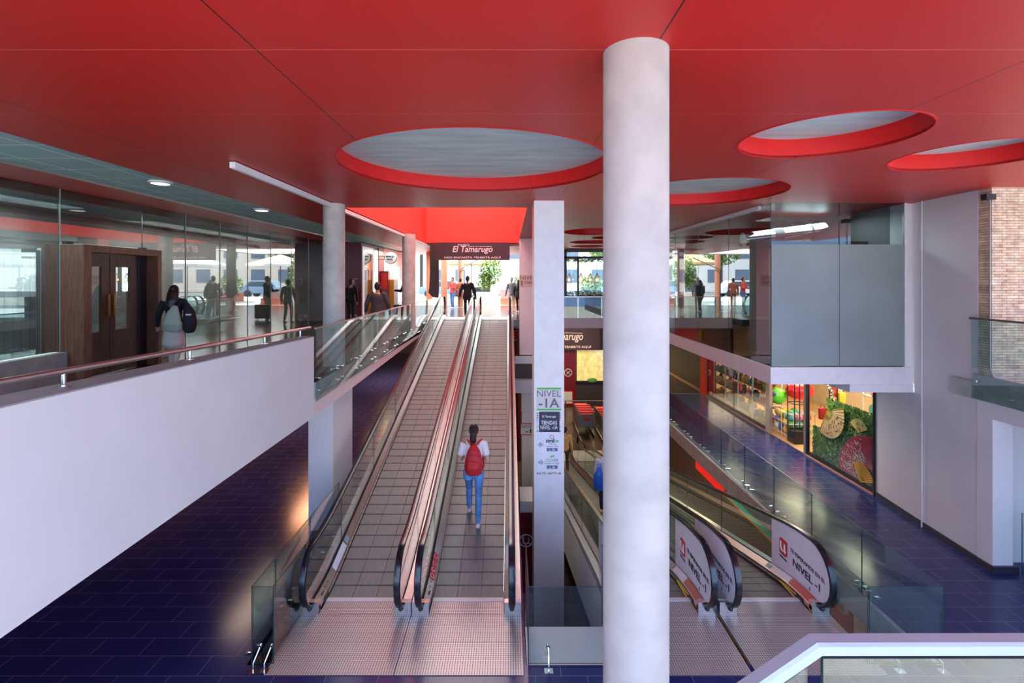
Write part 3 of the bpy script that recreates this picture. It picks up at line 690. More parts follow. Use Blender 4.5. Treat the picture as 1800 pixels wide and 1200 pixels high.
    for s in (-1, 1):
        ya, yb = ((7.45, 7.95) if s < 0 else (7.45, 7.95))
        if ad: ya, yb = 7.35, 7.85
        mt = STICK if not (number == '1' and s < 0) else STRED
        m = MB(); pr = [(s*.522, .112), (s*.588, .177), (s*.589, .179), (s*.523, .114)]
        if number == '1' and s < 0: ya, yb = 7.25, 7.75
        sweep(m, pr, fz, yrange(ya, yb, .1)); w_ = m.build('warning_sticker', mt, root)
        if number == '1' and s < 0:
            m = MB()
            for q in range(4):
                yq = 7.31+.125*q; c_ = (s*.556, yq, fz(yq)+.150); m.tube([(c_[0]+.022*math.cos(2*PI*k/14), c_[1]+.045*math.sin(2*PI*k/14), c_[2]-.022*math.cos(2*PI*k/14)*s*-1) for k in range(15)], .004, 6)
            m.build('prohibition_ring', STICK, w_)
        else:
            m = MB(); m2 = [(s*.53, .121), (s*.58, .170), (s*.581, .172), (s*.531, .123)]; sweep(m, m2, fz, [yb+.03, yb+.16]); m.build('blue_mark', mat('sticker_teal', (.25, .5, .5), .4), w_)
        if ad:
            m = MB(); sweep(m, [(s*.518, .108), (s*.591, .179), (s*.592, .180), (s*.519, .109)], fz, yrange(6.78, ya-.02, .1)); m.build('red_deck_plate', mat('brick_red_plate', (.42, .06, .05), .35), root)
    m = MB(); m.box(-.5, -.47, 7.1, 7.5, z0+.0025, z0+.004); m.box(.47, .5, 7.1, 7.5, z0+.0025, z0+.004); m.build('yellow_edge', YEL, root)
    return root
travelator(-2.084, ZA, 1, 2.92, 'leftmost up-ramp with number 2 on its steel deck, no one on it', number='2')
travelator(-.581, ZA, 1, 2.92, 'up-ramp carrying the woman with the red backpack, number 1 on its deck', number='1')
travelator(2.065, ZA, -1, ZA-ZB, 'down-ramp right behind the big concrete column, white printed side panels', ad=True)
travelator(3.615, ZA, -1, ZA-ZB, 'rightmost down-ramp with white printed side panels near the glass corner', ad=True)

# ------------------------------------------------------------------ glass balustrades around the openings
def fix_floor(m, x, y, dx, z0=ZA):
    m.box(x-.05, x+.05, y-.14, y-.06, z0, z0+.012); m.tube([(x, y-.10, z0+.01), (x, y-.10, z0+.10), (x+dx, y, z0+.22)], .011, 8); m.tube([(x+dx, y-.012, z0+.22), (x+dx, y+.02, z0+.22)], .022, 12)
def balustrade(label, group='glass balustrades around the openings'): return empty('glass_balustrade', (0, 0, 0), 0, label, 'balustrade', group)
ZT = ZA+.93
b = balustrade('glass balustrade at left of the up-ramps, with a narrow end return')
for a, c in ((5.86, 6.45), (6.458, 7.57), (7.578, 8.86)):
    m = MB(); m.pane(-3.052, -3.04, a, c, ZA-.16, ZT); m.build('pane', [GLB, GLEDGE], b)
m = MB(); m.pane(-3.03, -2.80, 5.85, 5.862, ZA+.02, ZT); m.build('pane', [GLB, GLEDGE], b)
m = MB(); m.pane(-2.80, -2.788, 5.87, 6.8, ZA-.16, ZT); m.build('pane', [GLB, GLEDGE], b)
m = MB()
fix_floor(m, -2.98, 5.86, .03); fix_floor(m, -2.85, 5.86, .03)
m.build('floor_fixing', CHROME, b, True)
def clips(root, x, ys, z, side):
    for y in ys:
        m = MB()
        m.tube([(x-.03, y, z+.10), (x+.03, y, z+.10)], .016, 10); m.tube([(x+side*.03, y, z+.10), (x+side*.05, y, z+.02), (x+side*.14, y, z+.012)], .009, 8)
        m.box(x+side*.14-.03, x+side*.14+.03, y-.03, y+.03, z, z+.012)
        m.tube([(x-.035, y, z-.10), (x+.03, y, z-.10)], .018, 10); m.box(x+.012, x+.024, y-.012, y+.012, z-.11, z+.11)
        m.build('clamp', CHROME, root, True)
clips(b, -3.045, (6.05, 6.9, 7.3, 8.1, 8.6), ZA, -1)
b = balustrade('short clear glass balustrade in front of the white square pillar')
m = MB(); m.pane(.235, 1.27, 5.85, 5.862, ZA+.02, ZT); m.build('pane', [GLB, GLEDGE], b)
m = MB(); m.pane(.222, .234, 5.87, 6.8, ZA-.16, ZT); m.build('pane', [GLB, GLEDGE], b)
m = MB(); m.pane(1.27, 1.282, 5.87, 6.8, ZA-.16, ZT); m.build('pane', [GLB, GLEDGE], b)
m = MB(); fix_floor(m, .46, 5.86, 0); fix_floor(m, 1.2, 5.86, 0); m.build('floor_fixing', CHROME, b, True)
b = balustrade('long glass balustrade along the right shop walk with a square end return')
jy = [5.86]+[7.22+1.2*k for k in range(11)]
for a, c in zip(jy[:-1], jy[1:]):
    m = MB(); m.pane(5.14, 5.152, a+.004, c-.004, ZA-.16, ZT); m.build('pane', [GLB, GLEDGE], b)
m = MB(); m.pane(4.262, 5.145, 5.85, 5.862, ZA+.02, ZT); m.build('pane', [GLB, GLEDGE], b)
m = MB(); m.pane(4.25, 4.262, 5.87, 6.85, ZA-.16, ZT); m.build('pane', [GLB, GLEDGE], b)
m = MB(); fix_floor(m, 4.55, 5.86, -.10); fix_floor(m, 5.05, 5.86, -.10); m.build('floor_fixing', CHROME, b, True)
clips(b, 5.146, [6.1]+[y+d for y in jy[1:-1] for d in (-.12, .12)], ZA, 1)
b = balustrade('long glass balustrade on the left street walkway past the grey column')
yl = [7.9+1.12*k for k in range(12)]
for a, c in zip(yl[:-1], yl[1:]):
    m = MB(); m.prism([(a+.004, -.31+.0165*(a-7.9)), (c-.004, -.31+.0165*(c-7.9)), (c-.004, .85), (a+.004, .85)], 0, -3.09, -3.078); m.build('pane', [GLB, GLEDGE], b)
m = MB(); m.box(-3.10, -3.068, 7.88, 20.2, .85, .875); m.build('cap_rail', mat('pinkish_steel_cap', (.5, .3, .28), .3, .8), b)
for y in [v+d for v in yl[:-1] for d in (.15, 1.0)]:
    m = MB(); z = -.09
    m.tube([(-3.10, y, z-.07), (-3.055, y, z-.07)], .02, 10); m.box(-3.105, -3.095, y-.012, y+.012, z-.08, z+.14); m.tube([(-3.10, y, z+.13), (-3.055, y, z+.13)], .02, 10); m.tube([(-3.1, y, z+.13), (-3.2, y, z+.13), (-3.2, y, z+.10)], .01, 8)
    m.build('clamp', CHROME, b, True)
b = balustrade('glass balustrade on the far street slab behind the pendant lamps')
for a, c in ((.9, 2.3), (2.31, 3.6), (3.61, 4.9)):
    m = MB(); m.pane(a, c, 20.82, 20.832, -.05, .88); m.build('pane', [GLB, GLEDGE], b)
m = MB(); m.box(.9, 4.9, 20.81, 20.84, .88, .91); m.build('cap_rail', STEEL, b)
for x in (1.2, 2.9, 3.9):
    m = MB(); m.tube([(x, 20.86, 0), (x, 20.86, .85)], .03, 10); m.build('post', STEEL, b, True)
b = balustrade('short glass panel beside the top of the right up-ramp')
m = MB(); m.pane(.22, .232, 19.6, 21.4, 0, .9); m.build('pane', [GLB, GLEDGE], b)

# foreground stair handrail
o = empty('stair_handrail', (.68, 1.1, .84), 0, 'brushed steel stair handrail with glass below, bottom right foreground', 'handrail')
m = MB(); prof = [(-.018, -.015), (.018, -.015), (.021, .008), (.014, .013), (-.014, .013), (-.021, .008)]
pts = [(-.9, -.62), (0, 0), (2.6, .004)]; vs = []; n = len(prof)
nrm = [Vector((-.567, .824)), Vector((-.302, .953)), Vector((0, 1))]
for (x, z), nv in zip(pts, nrm):
    for a, c in prof: vs.append((x+nv.x*c*1.0, a, z+nv.y*c))
fs = [(i*n+k, i*n+(k+1) % n, (i+1)*n+(k+1) % n, (i+1)*n+k) for i in range(2) for k in range(n)]+[tuple(range(n)), tuple(range(2*n, 3*n))]
m.add(vs, fs); m.build('rail', mat('bluish_rail', (.40, .46, .56), .42, .5), o)  # bluish reflected light put into the rail colour
m = MB(); m.pane(.015, 2.5, -.005, .005, -.85, -.03); m.build('pane', [GLB, GLEDGE], o)
m = MB(); m.prism([(-.02, -.05), (-.02, -.9), (-.88, -1.4), (-.88, -.64)], 1, -.005, .005); m.build('pane', [GLB, GLEDGE], o)

# ceiling strip light along the well, small ceiling lights
o = empty('strip_light', (-3.35, 0, CE), 0, 'long white linear light profile hanging under the red ceiling, left of the well', 'light')
m = MB(); m.box(-.04, .03, 6.0, 21.6, -.085, -.012); m.build('profile', WHITE2, o)
m = MB(); m.box(-.03, .02, 6.05, 21.5, -.09, -.085); m.build('diffuser', mat('diffuser_off', (.8, .78, .78), .4), o)
for y in (6.3, 10, 14, 18, 21): m = MB(); m.box(-.02, .01, y, y+.04, -.012, 0); m.build('hanger', STEEL, o)
for i, (x, y) in enumerate(((-5.25, 7.45), (-5.2, 10.4))):
    o = empty('ceiling_downlight', (x, y, CE+.03), 0, ('nearer' if i == 0 else 'farther')+' round white downlight in the teal ceiling strip', 'light', 'downlights in the teal strip')
    m = MB(); m.lathe([(.16, 0), (.16, -.02), (.13, -.03)], n=28); m.build('rim', WHITE2, o, True)
    m = MB(); m.lathe([(.125, -.028), (.12, -.034)], n=28); m.build('diffuser', mat('downlight_glow', (1, .98, .95), .4, emit=.8), o)
# ------------------------------------------------------------------ signs
SIGN = mat('sign_plum', (.055, .022, .028), .45)
SIGNL = mat('sign_letter', (.95, .80, .76), .5)
def tamarugo(x, y, z, w, h, label, parts='full'):
    o = empty('hanging_sign', (x, y, z), 0, label, 'sign')
    m = MB(); m.box(-w/2, w/2, 0, .06, -h/2, h/2); m.build('board', SIGN, o)
    text('PASEO', (-w*.12, -.004, h*.36), w*.15, h*.11, SIGNL, o)
    text('El Tamarugo', (0.0, -.004, h*.075), w*.54, h*.46, SIGNL, o, bold=.012, shear=.22)
    m = MB(); m.tube([(-w*.06, -.004, h*.25), (.05*w, -.004, h*.29), (.26*w, -.004, h*.26)], h*.012, 6); m.build('flourish', SIGNL, o)
    text('NOS ENCANTA TENERTE AQUÍ', (0.0, -.004, -h*.35), w*.76, h*.15, SIGNL, o, bold=.012)
    return o
o = tamarugo(-1.42, 19.2, 2.72, 2.88, .68, 'wide plum sign hanging above the top of the up-ramps, pale script lettering')
m = MB()
for x in (-1.2, 1.2): m.tube([(x, .03, .33), (x, .90, .50)], .008, 6)
m.build('hanger_wire', STEEL, o)
tamarugo(3.23, 29.6, -1.95, 4.42, 1.32, 'wide plum sign over the lower shop window seen between pillar and column')

def plaque(root, w, h, y=-.003, mt=None):
    m = MB(); m.box(-w/2, w/2, y, 0, -h/2, h/2); return m.build('board', mt or WHITE2, root)
GREY = mat('sign_grey', (.16, .15, .15), .5); GRN = mat('sign_green', (.12, .55, .08), .5); NAVY = mat('sign_navy', (.03, .035, .07), .5)
SBG = mat('sign_pale_grey', (.68, .67, .66), .5)
sc = 9.05/870
def pz(y): return 1.65-(y-490)*sc
def pxx(x): return (x-895)*sc
o = empty('level_sign', (pxx(965), 9.046, pz(701)), 0, 'pale grey plaque with green bars on the white pillar, NIVEL -1A', 'sign')
w = 43*sc; h = 40*sc
plaque(o, w, h-.04, mt=SBG)
text('NIVEL', (0, -.004, h*.24), w*.97, h*.27, GREY, o); text('-1A', (0, -.004, -h*.17), w*.85, h*.40, GREY, o, bold=.02)
for s in (1, -1):
    m = MB(); zz = s*h*.5; m.prism([(-w/2, zz), (w/2, zz), (w/2-.012, zz-s*.03), (-w/2+.012, zz-s*.03)], 1, -.006, 0); m.build('green_bar', GRN, o)
o = empty('store_directory', (pxx(965), 9.046, pz(778)), 0, 'tall shop directory on the white pillar, dark panel over two arrow listings', 'sign')
H = 110*sc
def zz(y): return pz(y)-pz(778)
def xx(x): return (x-965)*sc
m = MB(); m.box(xx(943.5), xx(986.5), -.002, 0, zz(833), zz(722)); m.build('board', mat('directory_white', (.80, .82, .88), .5), o)
m = MB(); m.box(xx(947.5), xx(983.5), -.005, 0, zz(759), zz(723)); m.build('dark_panel', NAVY, o)
cols = [(.62, .06, .05), (.70, .50, .08), (.10, .40, .12), (.45, .48, .75), (.75, .75, .78)]
cm = [mat('pattern_colour_%d' % i, c, .5) for i, c in enumerate(cols)]
m = MB()
for i in range(9):
    y = 724+i*3.9; a = random.randrange(5)
    for x0, x1 in ((943.5, 947.5), (983.5, 986.5)): m.prism([(xx(x0), zz(y)), (xx(x1), zz(y+2)), (xx(x0), zz(y+3.8))], 1, -.004, 0, (i+a) % 5)
for i in range(11):
    x = 943.5+i*3.9; m.prism([(xx(x), zz(833)), (xx(x+3.8), zz(833)), (xx(x+1+(i % 2)*2), zz(829.5))], 1, -.004, 0, (i*2) % 5)
    m.prism([(xx(x), zz(829.5)), (xx(x+3.6), zz(829.5)), (xx(x+2.6-(i % 2)*2), zz(833))], 1, -.0035, 0, (i*2+1) % 5)
m.build('coloured_border', cm, o)
LW = mat('letter_white', (.85, .85, .85), .5)
text('El Tamarugo', (0, -.007, zz(732)), 24*sc, 5.0*sc, LW, o, bold=.012, shear=.2)
text('TIENDAS', (0, -.007, zz(742.3)), 28*sc, 6.8*sc, LW, o, bold=.010); text('NIVEL -1A', (0, -.007, zz(750.5)), 30*sc, 6.8*sc, LW, o, bold=.010)
text('simil', (xx(967), -.004, zz(774)), 15*sc, 7*sc, NAVY, o, bold=.03); text('æ', (xx(979), -.004, zz(775)), 6.5*sc, 4.5*sc, GRN, o, bold=.02)
m = MB(); c0 = (xx(970), zz(767.5)); m.tube([(c0[0]+.033*math.cos(2*PI*k/16), -.004, c0[1]+.03*math.sin(2*PI*k/16)) for k in range(17)], .005, 6); m.build('round_emblem', LOGOR, o)
text('Popurrit &', (xx(971), -.004, zz(780.2)), 12*sc, 2.6*sc, GREY, o); text('mercado online', (xx(971), -.004, zz(783.6)), 22*sc, 2.4*sc, GREY, o)
BL = mat('sign_blue_box', (.10, .14, .25), .5)
for y, s in ((789.8, 'L. 22'), (820.5, 'L. 36')):
    m = MB(); m.box(xx(961), xx(980), -.004, 0, zz(y+2.8), zz(y-2.8)); m.build('number_box', BL, o); text(s, (xx(970.5), -.006, zz(y)), 10*sc, 3.6*sc, LW, o, bold=.02)
text('CLOVER', (xx(970.5), -.004, zz(808.5)), 22*sc, 5.2*sc, mat('olive_letter', (.18, .26, .16), .5), o); text('Menajes de hogar', (xx(970.5), -.004, zz(814)), 26*sc, 3*sc, GREY, o)
m = MB(); m.ball((xx(968.7), -.003, zz(802)), (.018, .002, .02), 10); m.ball((xx(972.5), -.003, zz(801)), (.016, .002, .024), 10); m.build('leaf_emblem', GRN, o)
AR = mat('arrow_grey', (.42, .44, .50), .5)
for y, d in ((781, -1), (812, 1)):
    cx = xx(950.5); a = 5.5*sc; m = MB(); q = [(cx+d*a, zz(y)), (cx-d*0, zz(y-6)), (cx-d*0, zz(y-2.6)), (cx-d*a*.8, zz(y-2)), (cx-d*a*.8, zz(y+2)), (cx, zz(y+2.6)), (cx, zz(y+6))]
    m.prism(q, 1, -.004, 0); m.build('arrow', AR, o)
sc2 = 17.6/870
o = empty('level_sign', ((928-895)*sc2, 17.59, 1.65-(493-490)*sc2), 0, 'pinkish level plaque high on the pink panel behind the pillar, 1 CALLE', 'sign')
w = 30*sc2; h = 20*sc2; plaque(o, w, h, mt=mat('plaque_pink', (.72, .45, .38), .5))
text('NIVEL', (.0, -.005, h*.24), w*.9, h*.3, GREY, o); text('1', (-w*.36, -.005, -h*.22), w*.1, h*.42, GREY, o, bold=.03); text('CALLE', (w*.10, -.005, -h*.16), w*.62, h*.24, GREY, o, bold=.03)
o = empty('level_sign', ((929-895)*sc2, 17.61, 1.65-(754-490)*sc2), 0, 'white level plaque with red bars low behind the pillar, NIVEL -1', 'sign')
w = 27*sc2; h = 20*sc2; plaque(o, w, h, mt=SBG)
text('NIVEL', (-.02, -.005, h*.24), w*.86, h*.3, GREY, o); text('-1', (0, -.005, -h*.18), w*.36, h*.36, INK, o, bold=.03)
for s in (1, -1):
    m = MB(); m.box(-w/2, w/2, -.006, 0, s*h/2-.015, s*h/2+.015); m.build('red_bar', STRED, o)
# red banner with the white emblem, below the crossing slab
o = empty('banner', (.42, 9.9, ZA-.10), 0, 'dark red banner with white emblem hanging below the crossing slab', 'banner')
m = MB(); m.box(-.20, .5, -.02, 0, -1.6, 0); m.build('cloth', DRED, o)
m = MB(); c0 = (-.08, -.55); u = [(c0[0]-.06, c0[1]+.07), (c0[0]-.06, c0[1]-.04), (c0[0], c0[1]-.07), (c0[0]+.05, c0[1]-.03), (c0[0]+.05, c0[1]+.07), (c0[0]+.05, c0[1]-.05), (c0[0]+.09, c0[1]-.07)]
m.tube([(a, -.025, b) for a, b in u], .014, 6)
q = [(c0[0]+.0+.13*math.cos(2*PI*k/20), c0[1]+.12*math.sin(2*PI*k/20)) for k in range(21)]; m.tube([(a, -.025, b) for a, b in q], .012, 6); m.build('emblem', LW, o)
# round shop sign on the left walkway
o = empty('shop_sign', (-5.23, 21.8, 1.65+37*21.8/870), 0, 'round white projecting shop sign with black rim above the left walkway', 'sign')
m = MB(); m.tube([(0, 0, 0), (0, .08, 0)], .255, 40); m.build('disc', WHITE2, o)
m = MB(); m.tube([(0, -.005, 0), (0, .085, 0)], .275, 40); m.v = m.v; m.build('rim', INK, o)
o.children[0].scale = (1, 1.25, 1); o.children[0].location = (0, -.02, 0)
text('energy', (0, -.024, .045), .38, .10, INK, o, bold=.03); text('club.', (-.02, -.024, -.06), .28, .09, INK, o, bold=.03)
m = MB(); m.tube([(-.27, .04, .07), (-.58, .04, .07)], .012, 8); m.tube([(-.27, .04, -.07), (-.58, .04, -.07)], .012, 8); m.build('bracket', BLACK, o)
# yellow sale posters behind the balustrade
for i, (y, z, hh) in enumerate(((590, 0, .5), (702, 0, 1.15))):
    o = empty('sale_poster', ((907-895)*24/870, 24.0, 1.65-(y-490)*24/870), 0, ('upper' if i == 0 else 'lower')+' yellow sale poster with red patch left of the pink panel', 'poster', 'yellow sale posters')
    m = MB(); m.box(-.3, .3, 0, .03, -hh/2, hh/2); m.build('sheet', mat('poster_yellow', (.85, .60, .02), .4), o)
    m = MB(); m.box(-.3, .05, -.006, 0, hh/2-.42, hh/2-.06); m.build('red_patch', STRED, o); text('S', (-.12, -.012, hh/2-.24), .16, .26, mat('poster_orange', (.9, .5, .05), .5), o, bold=.03)

# hanging dark banner by the second column
o = empty('fabric_banner', (-3.03, 20.0, 1.0), 0, 'dark hanging fabric banner beside the far left column', 'banner')
m = MB(); vs = []
pf = [(-.18, 2.05), (.18, 2.05), (.19, .2), (.17, -.12), (-.05, -.1), (-.24, 0.1), (-.2, .3), (-.17, .9)]
m.prism([(a, b) for a, b in pf], 1, 0, .05); m.build('cloth', mat('dark_cloth', (.06, .04, .035), .8), o)

# things against the dark red wall on the left
o = empty('fire_extinguisher', (-6.05, 19.38, .72), 0, 'red fire extinguisher hanging on the dark red wall behind the grey column', 'extinguisher')
m = MB(); m.lathe([(.02, 0), (.075, .01), (.08, .05), (.08, .42), (.05, .48), (.02, .5)], n=20); m.build('cylinder', mat('extinguisher_red', (.45, .03, .03), .3), o, True)
m = MB(); m.tube([(0, 0, .5), (0, 0, .56)], .018, 8); m.tube([(0, 0, .55), (.09, -.01, .52), (.11, -.01, .2)], .010, 8); m.build('hose', BLACK, o, True)
o = empty('wall_notice', (-6.05, 19.49, 1.55), 0, 'small pale extinguisher pictogram on the dark red wall', 'sign')
m = MB(); m.box(-.09, -.02, -.008, 0, -.12, .12); m.box(-.02, .08, -.008, 0, .08, .14); m.build('pictogram', mat('pale_pink', (.6, .35, .33), .6), o)
o = empty('wall_notice', (-6.15, 19.49, .1), 0, 'square white notice low on the dark red wall', 'sign')
m = MB(); m.box(-.18, .16, -.008, 0, -.14, .14); m.build('sheet', SBG, o); m = MB(); m.box(-.02, .02, -.012, -.008, -.12, .12); m.box(-.15, -.05, -.012, -.008, -.1, .02); m.box(.05, .12, -.012, -.008, -.02, .1); m.build('drawing', DRED, o)
o = empty('ticket_kiosk', (-5.2, 22.4, 0), 0, 'orange kiosk cabinet with white front beside the man in black', 'kiosk')
m = MB(); m.box(-.5, 0, 0, .8, 0, 1.62); m.build('side', mat('kiosk_orange', (.62, .24, .02), .4), o)
m = MB(); m.box(0, .16, 0, .8, 0, 1.62); m.build('front', WHITE2, o)
m = MB(); m.box(-.02, .0, -.02, 0, 0, 1.62); m.build('yellow_edge', YEL, o)
o = empty('display_totem', (-5.55, 22.2, 0), 0, 'tall dark red totem left of the orange kiosk', 'totem')
m = MB(); m.box(-.25, .12, 0, .3, 0, 2.0); m.build('body', DRED, o); m = MB(); m.box(-.2, .07, -.01, 0, 1.2, 1.9); m.build('panel', REDP, o)
o = empty('wall_screen', (-5.72, 24.6, 1.95), 0, 'small bluish screen mounted on the salmon wall above the kiosk', 'screen')
m = MB(); m.box(-.05, .25, 0, .06, -.28, .3); m.build('case', WHITE2, o); m = MB(); m.box(-.02, .22, -.006, 0, .02, .26); m.box(-.02, .22, -.006, 0, -.24, -.02); m.build('display', mat('screen_blue', (.35, .5, .8), .3), o)

# ------------------------------------------------------------------ shop on the right
SHX = 7.72
m = MB(); m.box(SHX, 11.5, 10.43, 29.9, ZA-.02+.02, ZA+.012); st(m.build('floor_shop', WOODF))
m = MB(); m.box(11.4, 11.5, 10.4, 20, ZA, -.35); m.box(SHX, 11.5, 10.35, 10.42, ZA, -.35); m.box(SHX+.02, 11.5, 19.9, 20, ZA, -.35); st(m.build('wall_shop', mat('shop_wall', (.62, .52, .38), .7)))
m = MB(); m.box(SHX, 11.5, 10.4, 20, -.42, -.36); st(m.build('ceiling_shop', WHITE))
m = MB(); m.box(SHX-.02, SHX+.35, 19.3, 19.95, ZA, -.35); st(m.build('trim_6', REDP))
G5 = st(bpy.data.objects.new('window_5', None)); COL.objects.link(G5)
GSH = glass('shop_front_glass', (.95, .97, .96), .03)
for a, b in ((10.47, 12.78), (14.85, 17.0), (17.03, 19.25)):
    m = MB(); m.pane(SHX, SHX+.012, a, b, ZA+.12, -.35); m.build('pane', [GSH, GLEDGE], G5)
m = MB(); m.box(SHX-.02, SHX+.04, 10.43, 12.85, ZA+.03, ZA+.12); m.box(SHX-.02, SHX+.04, 14.8, 19.3, ZA+.03, ZA+.12); m.box(SHX-.03, SHX+.04, 10.42, 10.47, ZA, -.35); m.box(SHX-.03, SHX+.04, 12.78, 12.84, ZA, -.35); m.box(SHX-.01, SHX+.03, 19.2, 19.26, ZA, -.35)
m.build('frame', BLACK, G5)
m = MB(); m.box(SHX-.03, SHX+.06, 14.62, 14.85, ZA, -.35); m.box(SHX-.02, SHX+.05, 12.84, 12.95, ZA, -.35); m.build('door_post', STEELR, G5)
m = MB(); m.box(SHX-.05, SHX+.0, 10.45, 12.85, ZA, ZA+.035); m.box(SHX-.05, SHX, 14.7, 19.3, ZA, ZA+.035); m.build('sill', mat('copper_sill', (.5, .28, .2), .4), G5)
m = MB(); m.pane(SHX+.02, SHX+.9, 13.0, 13.012, ZA+.03, -.45); m.build('open_leaf', [GSH, GLEDGE], G5)
for x, y in ((9.0, 12), (9.0, 15.2), (8.4, 17.6), (10.3, 13.6)): lamp('shop_lamp', (x, y, -.46), (1.0, 1.4), 52, (1, .80, .52))
lamp('shop_lamp', (6.6, 16, -.46+.0), (.5, 3), 10, (1, .8, .6))

PAL = {'white': (.75, .74, .70), 'cream': (.70, .58, .38), 'amber': (.55, .27, .05), 'blue': (.08, .13, .35), 'green': (.12, .35, .08), 'brown': (.20, .09, .04), 'black': (.02, .02, .02), 'teal': (.1, .35, .35), 'red': (.55, .04, .03), 'purple': (.2, .15, .32), 'yellow': (.75, .5, .05), 'pink': (.75, .25, .35), 'grey': (.3, .3, .32)}
PM = {k: mat('glaze_'+k, v, .3) for k, v in PAL.items()}
CAGEW = mat('white_wire', (.75, .72, .65), .4)
shelf_mat = mat('shelf_wood', (.28, .16, .08), .5, noise=.2)
def protos():
    P = {}
    m = MB(); m.lathe([(.03, 0), (.04, .01), (.085, .06), (.10, .10), (.09, .10), (.07, .055), (.01, .02)], n=14); P['bowl'] = m
    m = MB(); m.lathe([(.04, 0), (.06, .05), (.075, .12), (.05, .2), (.025, .25), (.035, .29), (.02, .29)], n=14); P['vase'] = m
    m = MB(); m.lathe([(.05, 0), (.06, .01), (.06, .13), (.05, .14), (.05, .15), (.02, .175), (.015, .19)], n=14); P['jar'] = m
    m = MB(); m.tube([(0, 0, .11), (.02, 0, .113)], .11, 20); m.tube([(-.03, -.02, .02), (-.02, .02, .02)], .02, 6); P['plate'] = m
    m = MB(); m.box(-.06, .06, -.09, .09, 0, .15); m.box(-.065, .065, -.095, .095, .13, .16); P['gift_box'] = m
    m = MB(); m.ball((0, 0, .08), (.07, .06, .08)); m.ball((0, 0, .19), .055); m.ball((0, .045, .235), .02); m.ball((0, -.045, .235), .02); m.ball((-.06, .05, .04), .03); m.ball((-.06, -.05, .04), .03); P['soft_toy'] = m
    m = MB(); m.lathe([(.035, 0), (.045, .005), (.045, .09), (.04, .095)], n=12); m.tube([(0, .045, .075), (0, .08, .06), (0, .08, .03), (0, .045, .02)], .007, 6); P['mug'] = m
    m = MB(); m.lathe([(.07, 0), (.085, .05), (.09, .1), (.08, .1)], n=14)
    for k in range(9): a = k*2.4; m.ball((.05*math.cos(a), .05*math.sin(a), .12+.03*(k % 3)), (.035, .035, .04), 8)
    P['potted_plant'] = m
    return P
PR = protos()
MESH = {}
def item(kind, colour, loc, rz, sc_, label, group):
    key = (kind, colour)
    if key not in MESH:
        o = PR[kind].build(kind, PM[colour], None, kind not in ('gift_box',)); MESH[key] = o
    else:
        o = MESH[key].copy(); COL.objects.link(o)
    o.location = loc; o.rotation_euler = (0, 0, rz); o.scale = (sc_,)*3
    cat = {'gift_box': 'box', 'soft_toy': 'toy', 'potted_plant': 'plant'}.get(kind, kind)
    tag(o, label, cat, group); return o
ORD = ['lowest', 'second', 'third', 'fourth', 'highest']
BAY = ['bay nearest the entrance', 'second bay from the entrance', 'third bay from the entrance', 'farthest bay by the red pillar']
kinds = ['bowl', 'vase', 'jar', 'plate', 'gift_box', 'soft_toy', 'mug', 'potted_plant']
cc = list(PAL)
for bnum in range(4):
    y0 = 15.15+bnum*1.02
    r = empty('display_shelf', (7.95, y0, ZA), 0, 'white framed shelving crowded with small goods, '+BAY[bnum], 'shelf', 'shelving bays behind the shop glass')
    m = MB()
    for y in (0, .98): 
        for x in (0, .4): m.box(x-.018, x+.018, y-.018, y+.018, 0, 2.5)
        m.box(-.01, .41, y-.01, y+.01, 2.46, 2.5); m.box(-.01, .41, y-.01, y+.01, .02, .05)
    m.box(-.01, .01, 0, .98, 2.46, 2.5)
    m.build('frame', CAGEW, r)
    for L in range(5):
        z = .16+L*.45; m = MB(); m.box(-.01, .42, .01, .97, z-.02, z); m.build('board', shelf_mat, r)
        used = set()
        for k in range(6):
            kd = random.choice(kinds); c_ = random.choice(cc); t_ = 0
            while (kd, c_) in used: kd = random.choice(kinds); c_ = random.choice(cc)
            used.add((kd, c_))
            item(kd, c_, (7.95+random.uniform(.06, .26), y0+.09+.158*k, ZA+z), random.uniform(0, 6), random.uniform(1.1, 1.5),
                 f"{c_} {kd.replace('_', ' ')}, {ORD[L]} board, {BAY[bnum]}", 'goods on the shop shelves')
# balls in a wire cage, big balls above it
cage = empty('ball_cage', (7.9, 14.0, ZA), 0, 'white wire cage full of small coloured balls inside the shop entrance', 'cage')
m = MB()
for z in (.12, .45, .75):
    m.tube([(0, 0, z), (.75, 0, z), (.75, .9, z), (0, .9, z), (0, 0, z)], .010, 6)
for k in range(6):
    for (x, y) in ((k*.15, 0), (k*.15, .9), (0, k*.18), (.75, k*.18)): m.tube([(x, y, .02), (x, y, .75)], .006, 5)
m.build('wire_frame', CAGEW, cage)
bc = ['yellow', 'pink', 'blue', 'green', 'red', 'amber', 'teal', 'white']
rn = 0
for lz, row in ((.22, 'bottom'), (.42, 'middle'), (.62, 'top')):
    for ix in range(3):
        for iy in range(4):
            c_ = bc[(ix*3+iy*5+rn) % 8]
            m = MB(); m.ball((0, 0, 0), .105, 16)
            key = ('ball', c_)
            if key not in MESH: MESH[key] = m.build('play_ball', PM[c_], None, True); o = MESH[key]
            else: o = MESH[key].copy(); COL.objects.link(o)
            o.location = (7.9+.13+ix*.235, 14.0+.12+iy*.22, ZA+lz)
            tag(o, f"{c_} play ball in the {row} layer of the wire cage, {['front','middle','back'][ix]} file, {['nearest','second','third','farthest'][iy]}", 'ball', 'play balls in the cage')
    rn += 3
m = MB(); m.ball((0, 0, 0), .25, 24); o = m.build('jumping_ball', mat('lime_rubber', (.15, .75, .05), .35), None, True); o.location = (8.25, 15.2, ZA+.98); tag(o, 'big lime green jumping ball with small blue print on top of the cage', 'ball')
m = MB(); m.ball((-.2, -.17, .1), (.06, .05, .08), 10); m.build('blue_print', PM['blue'], o, True)
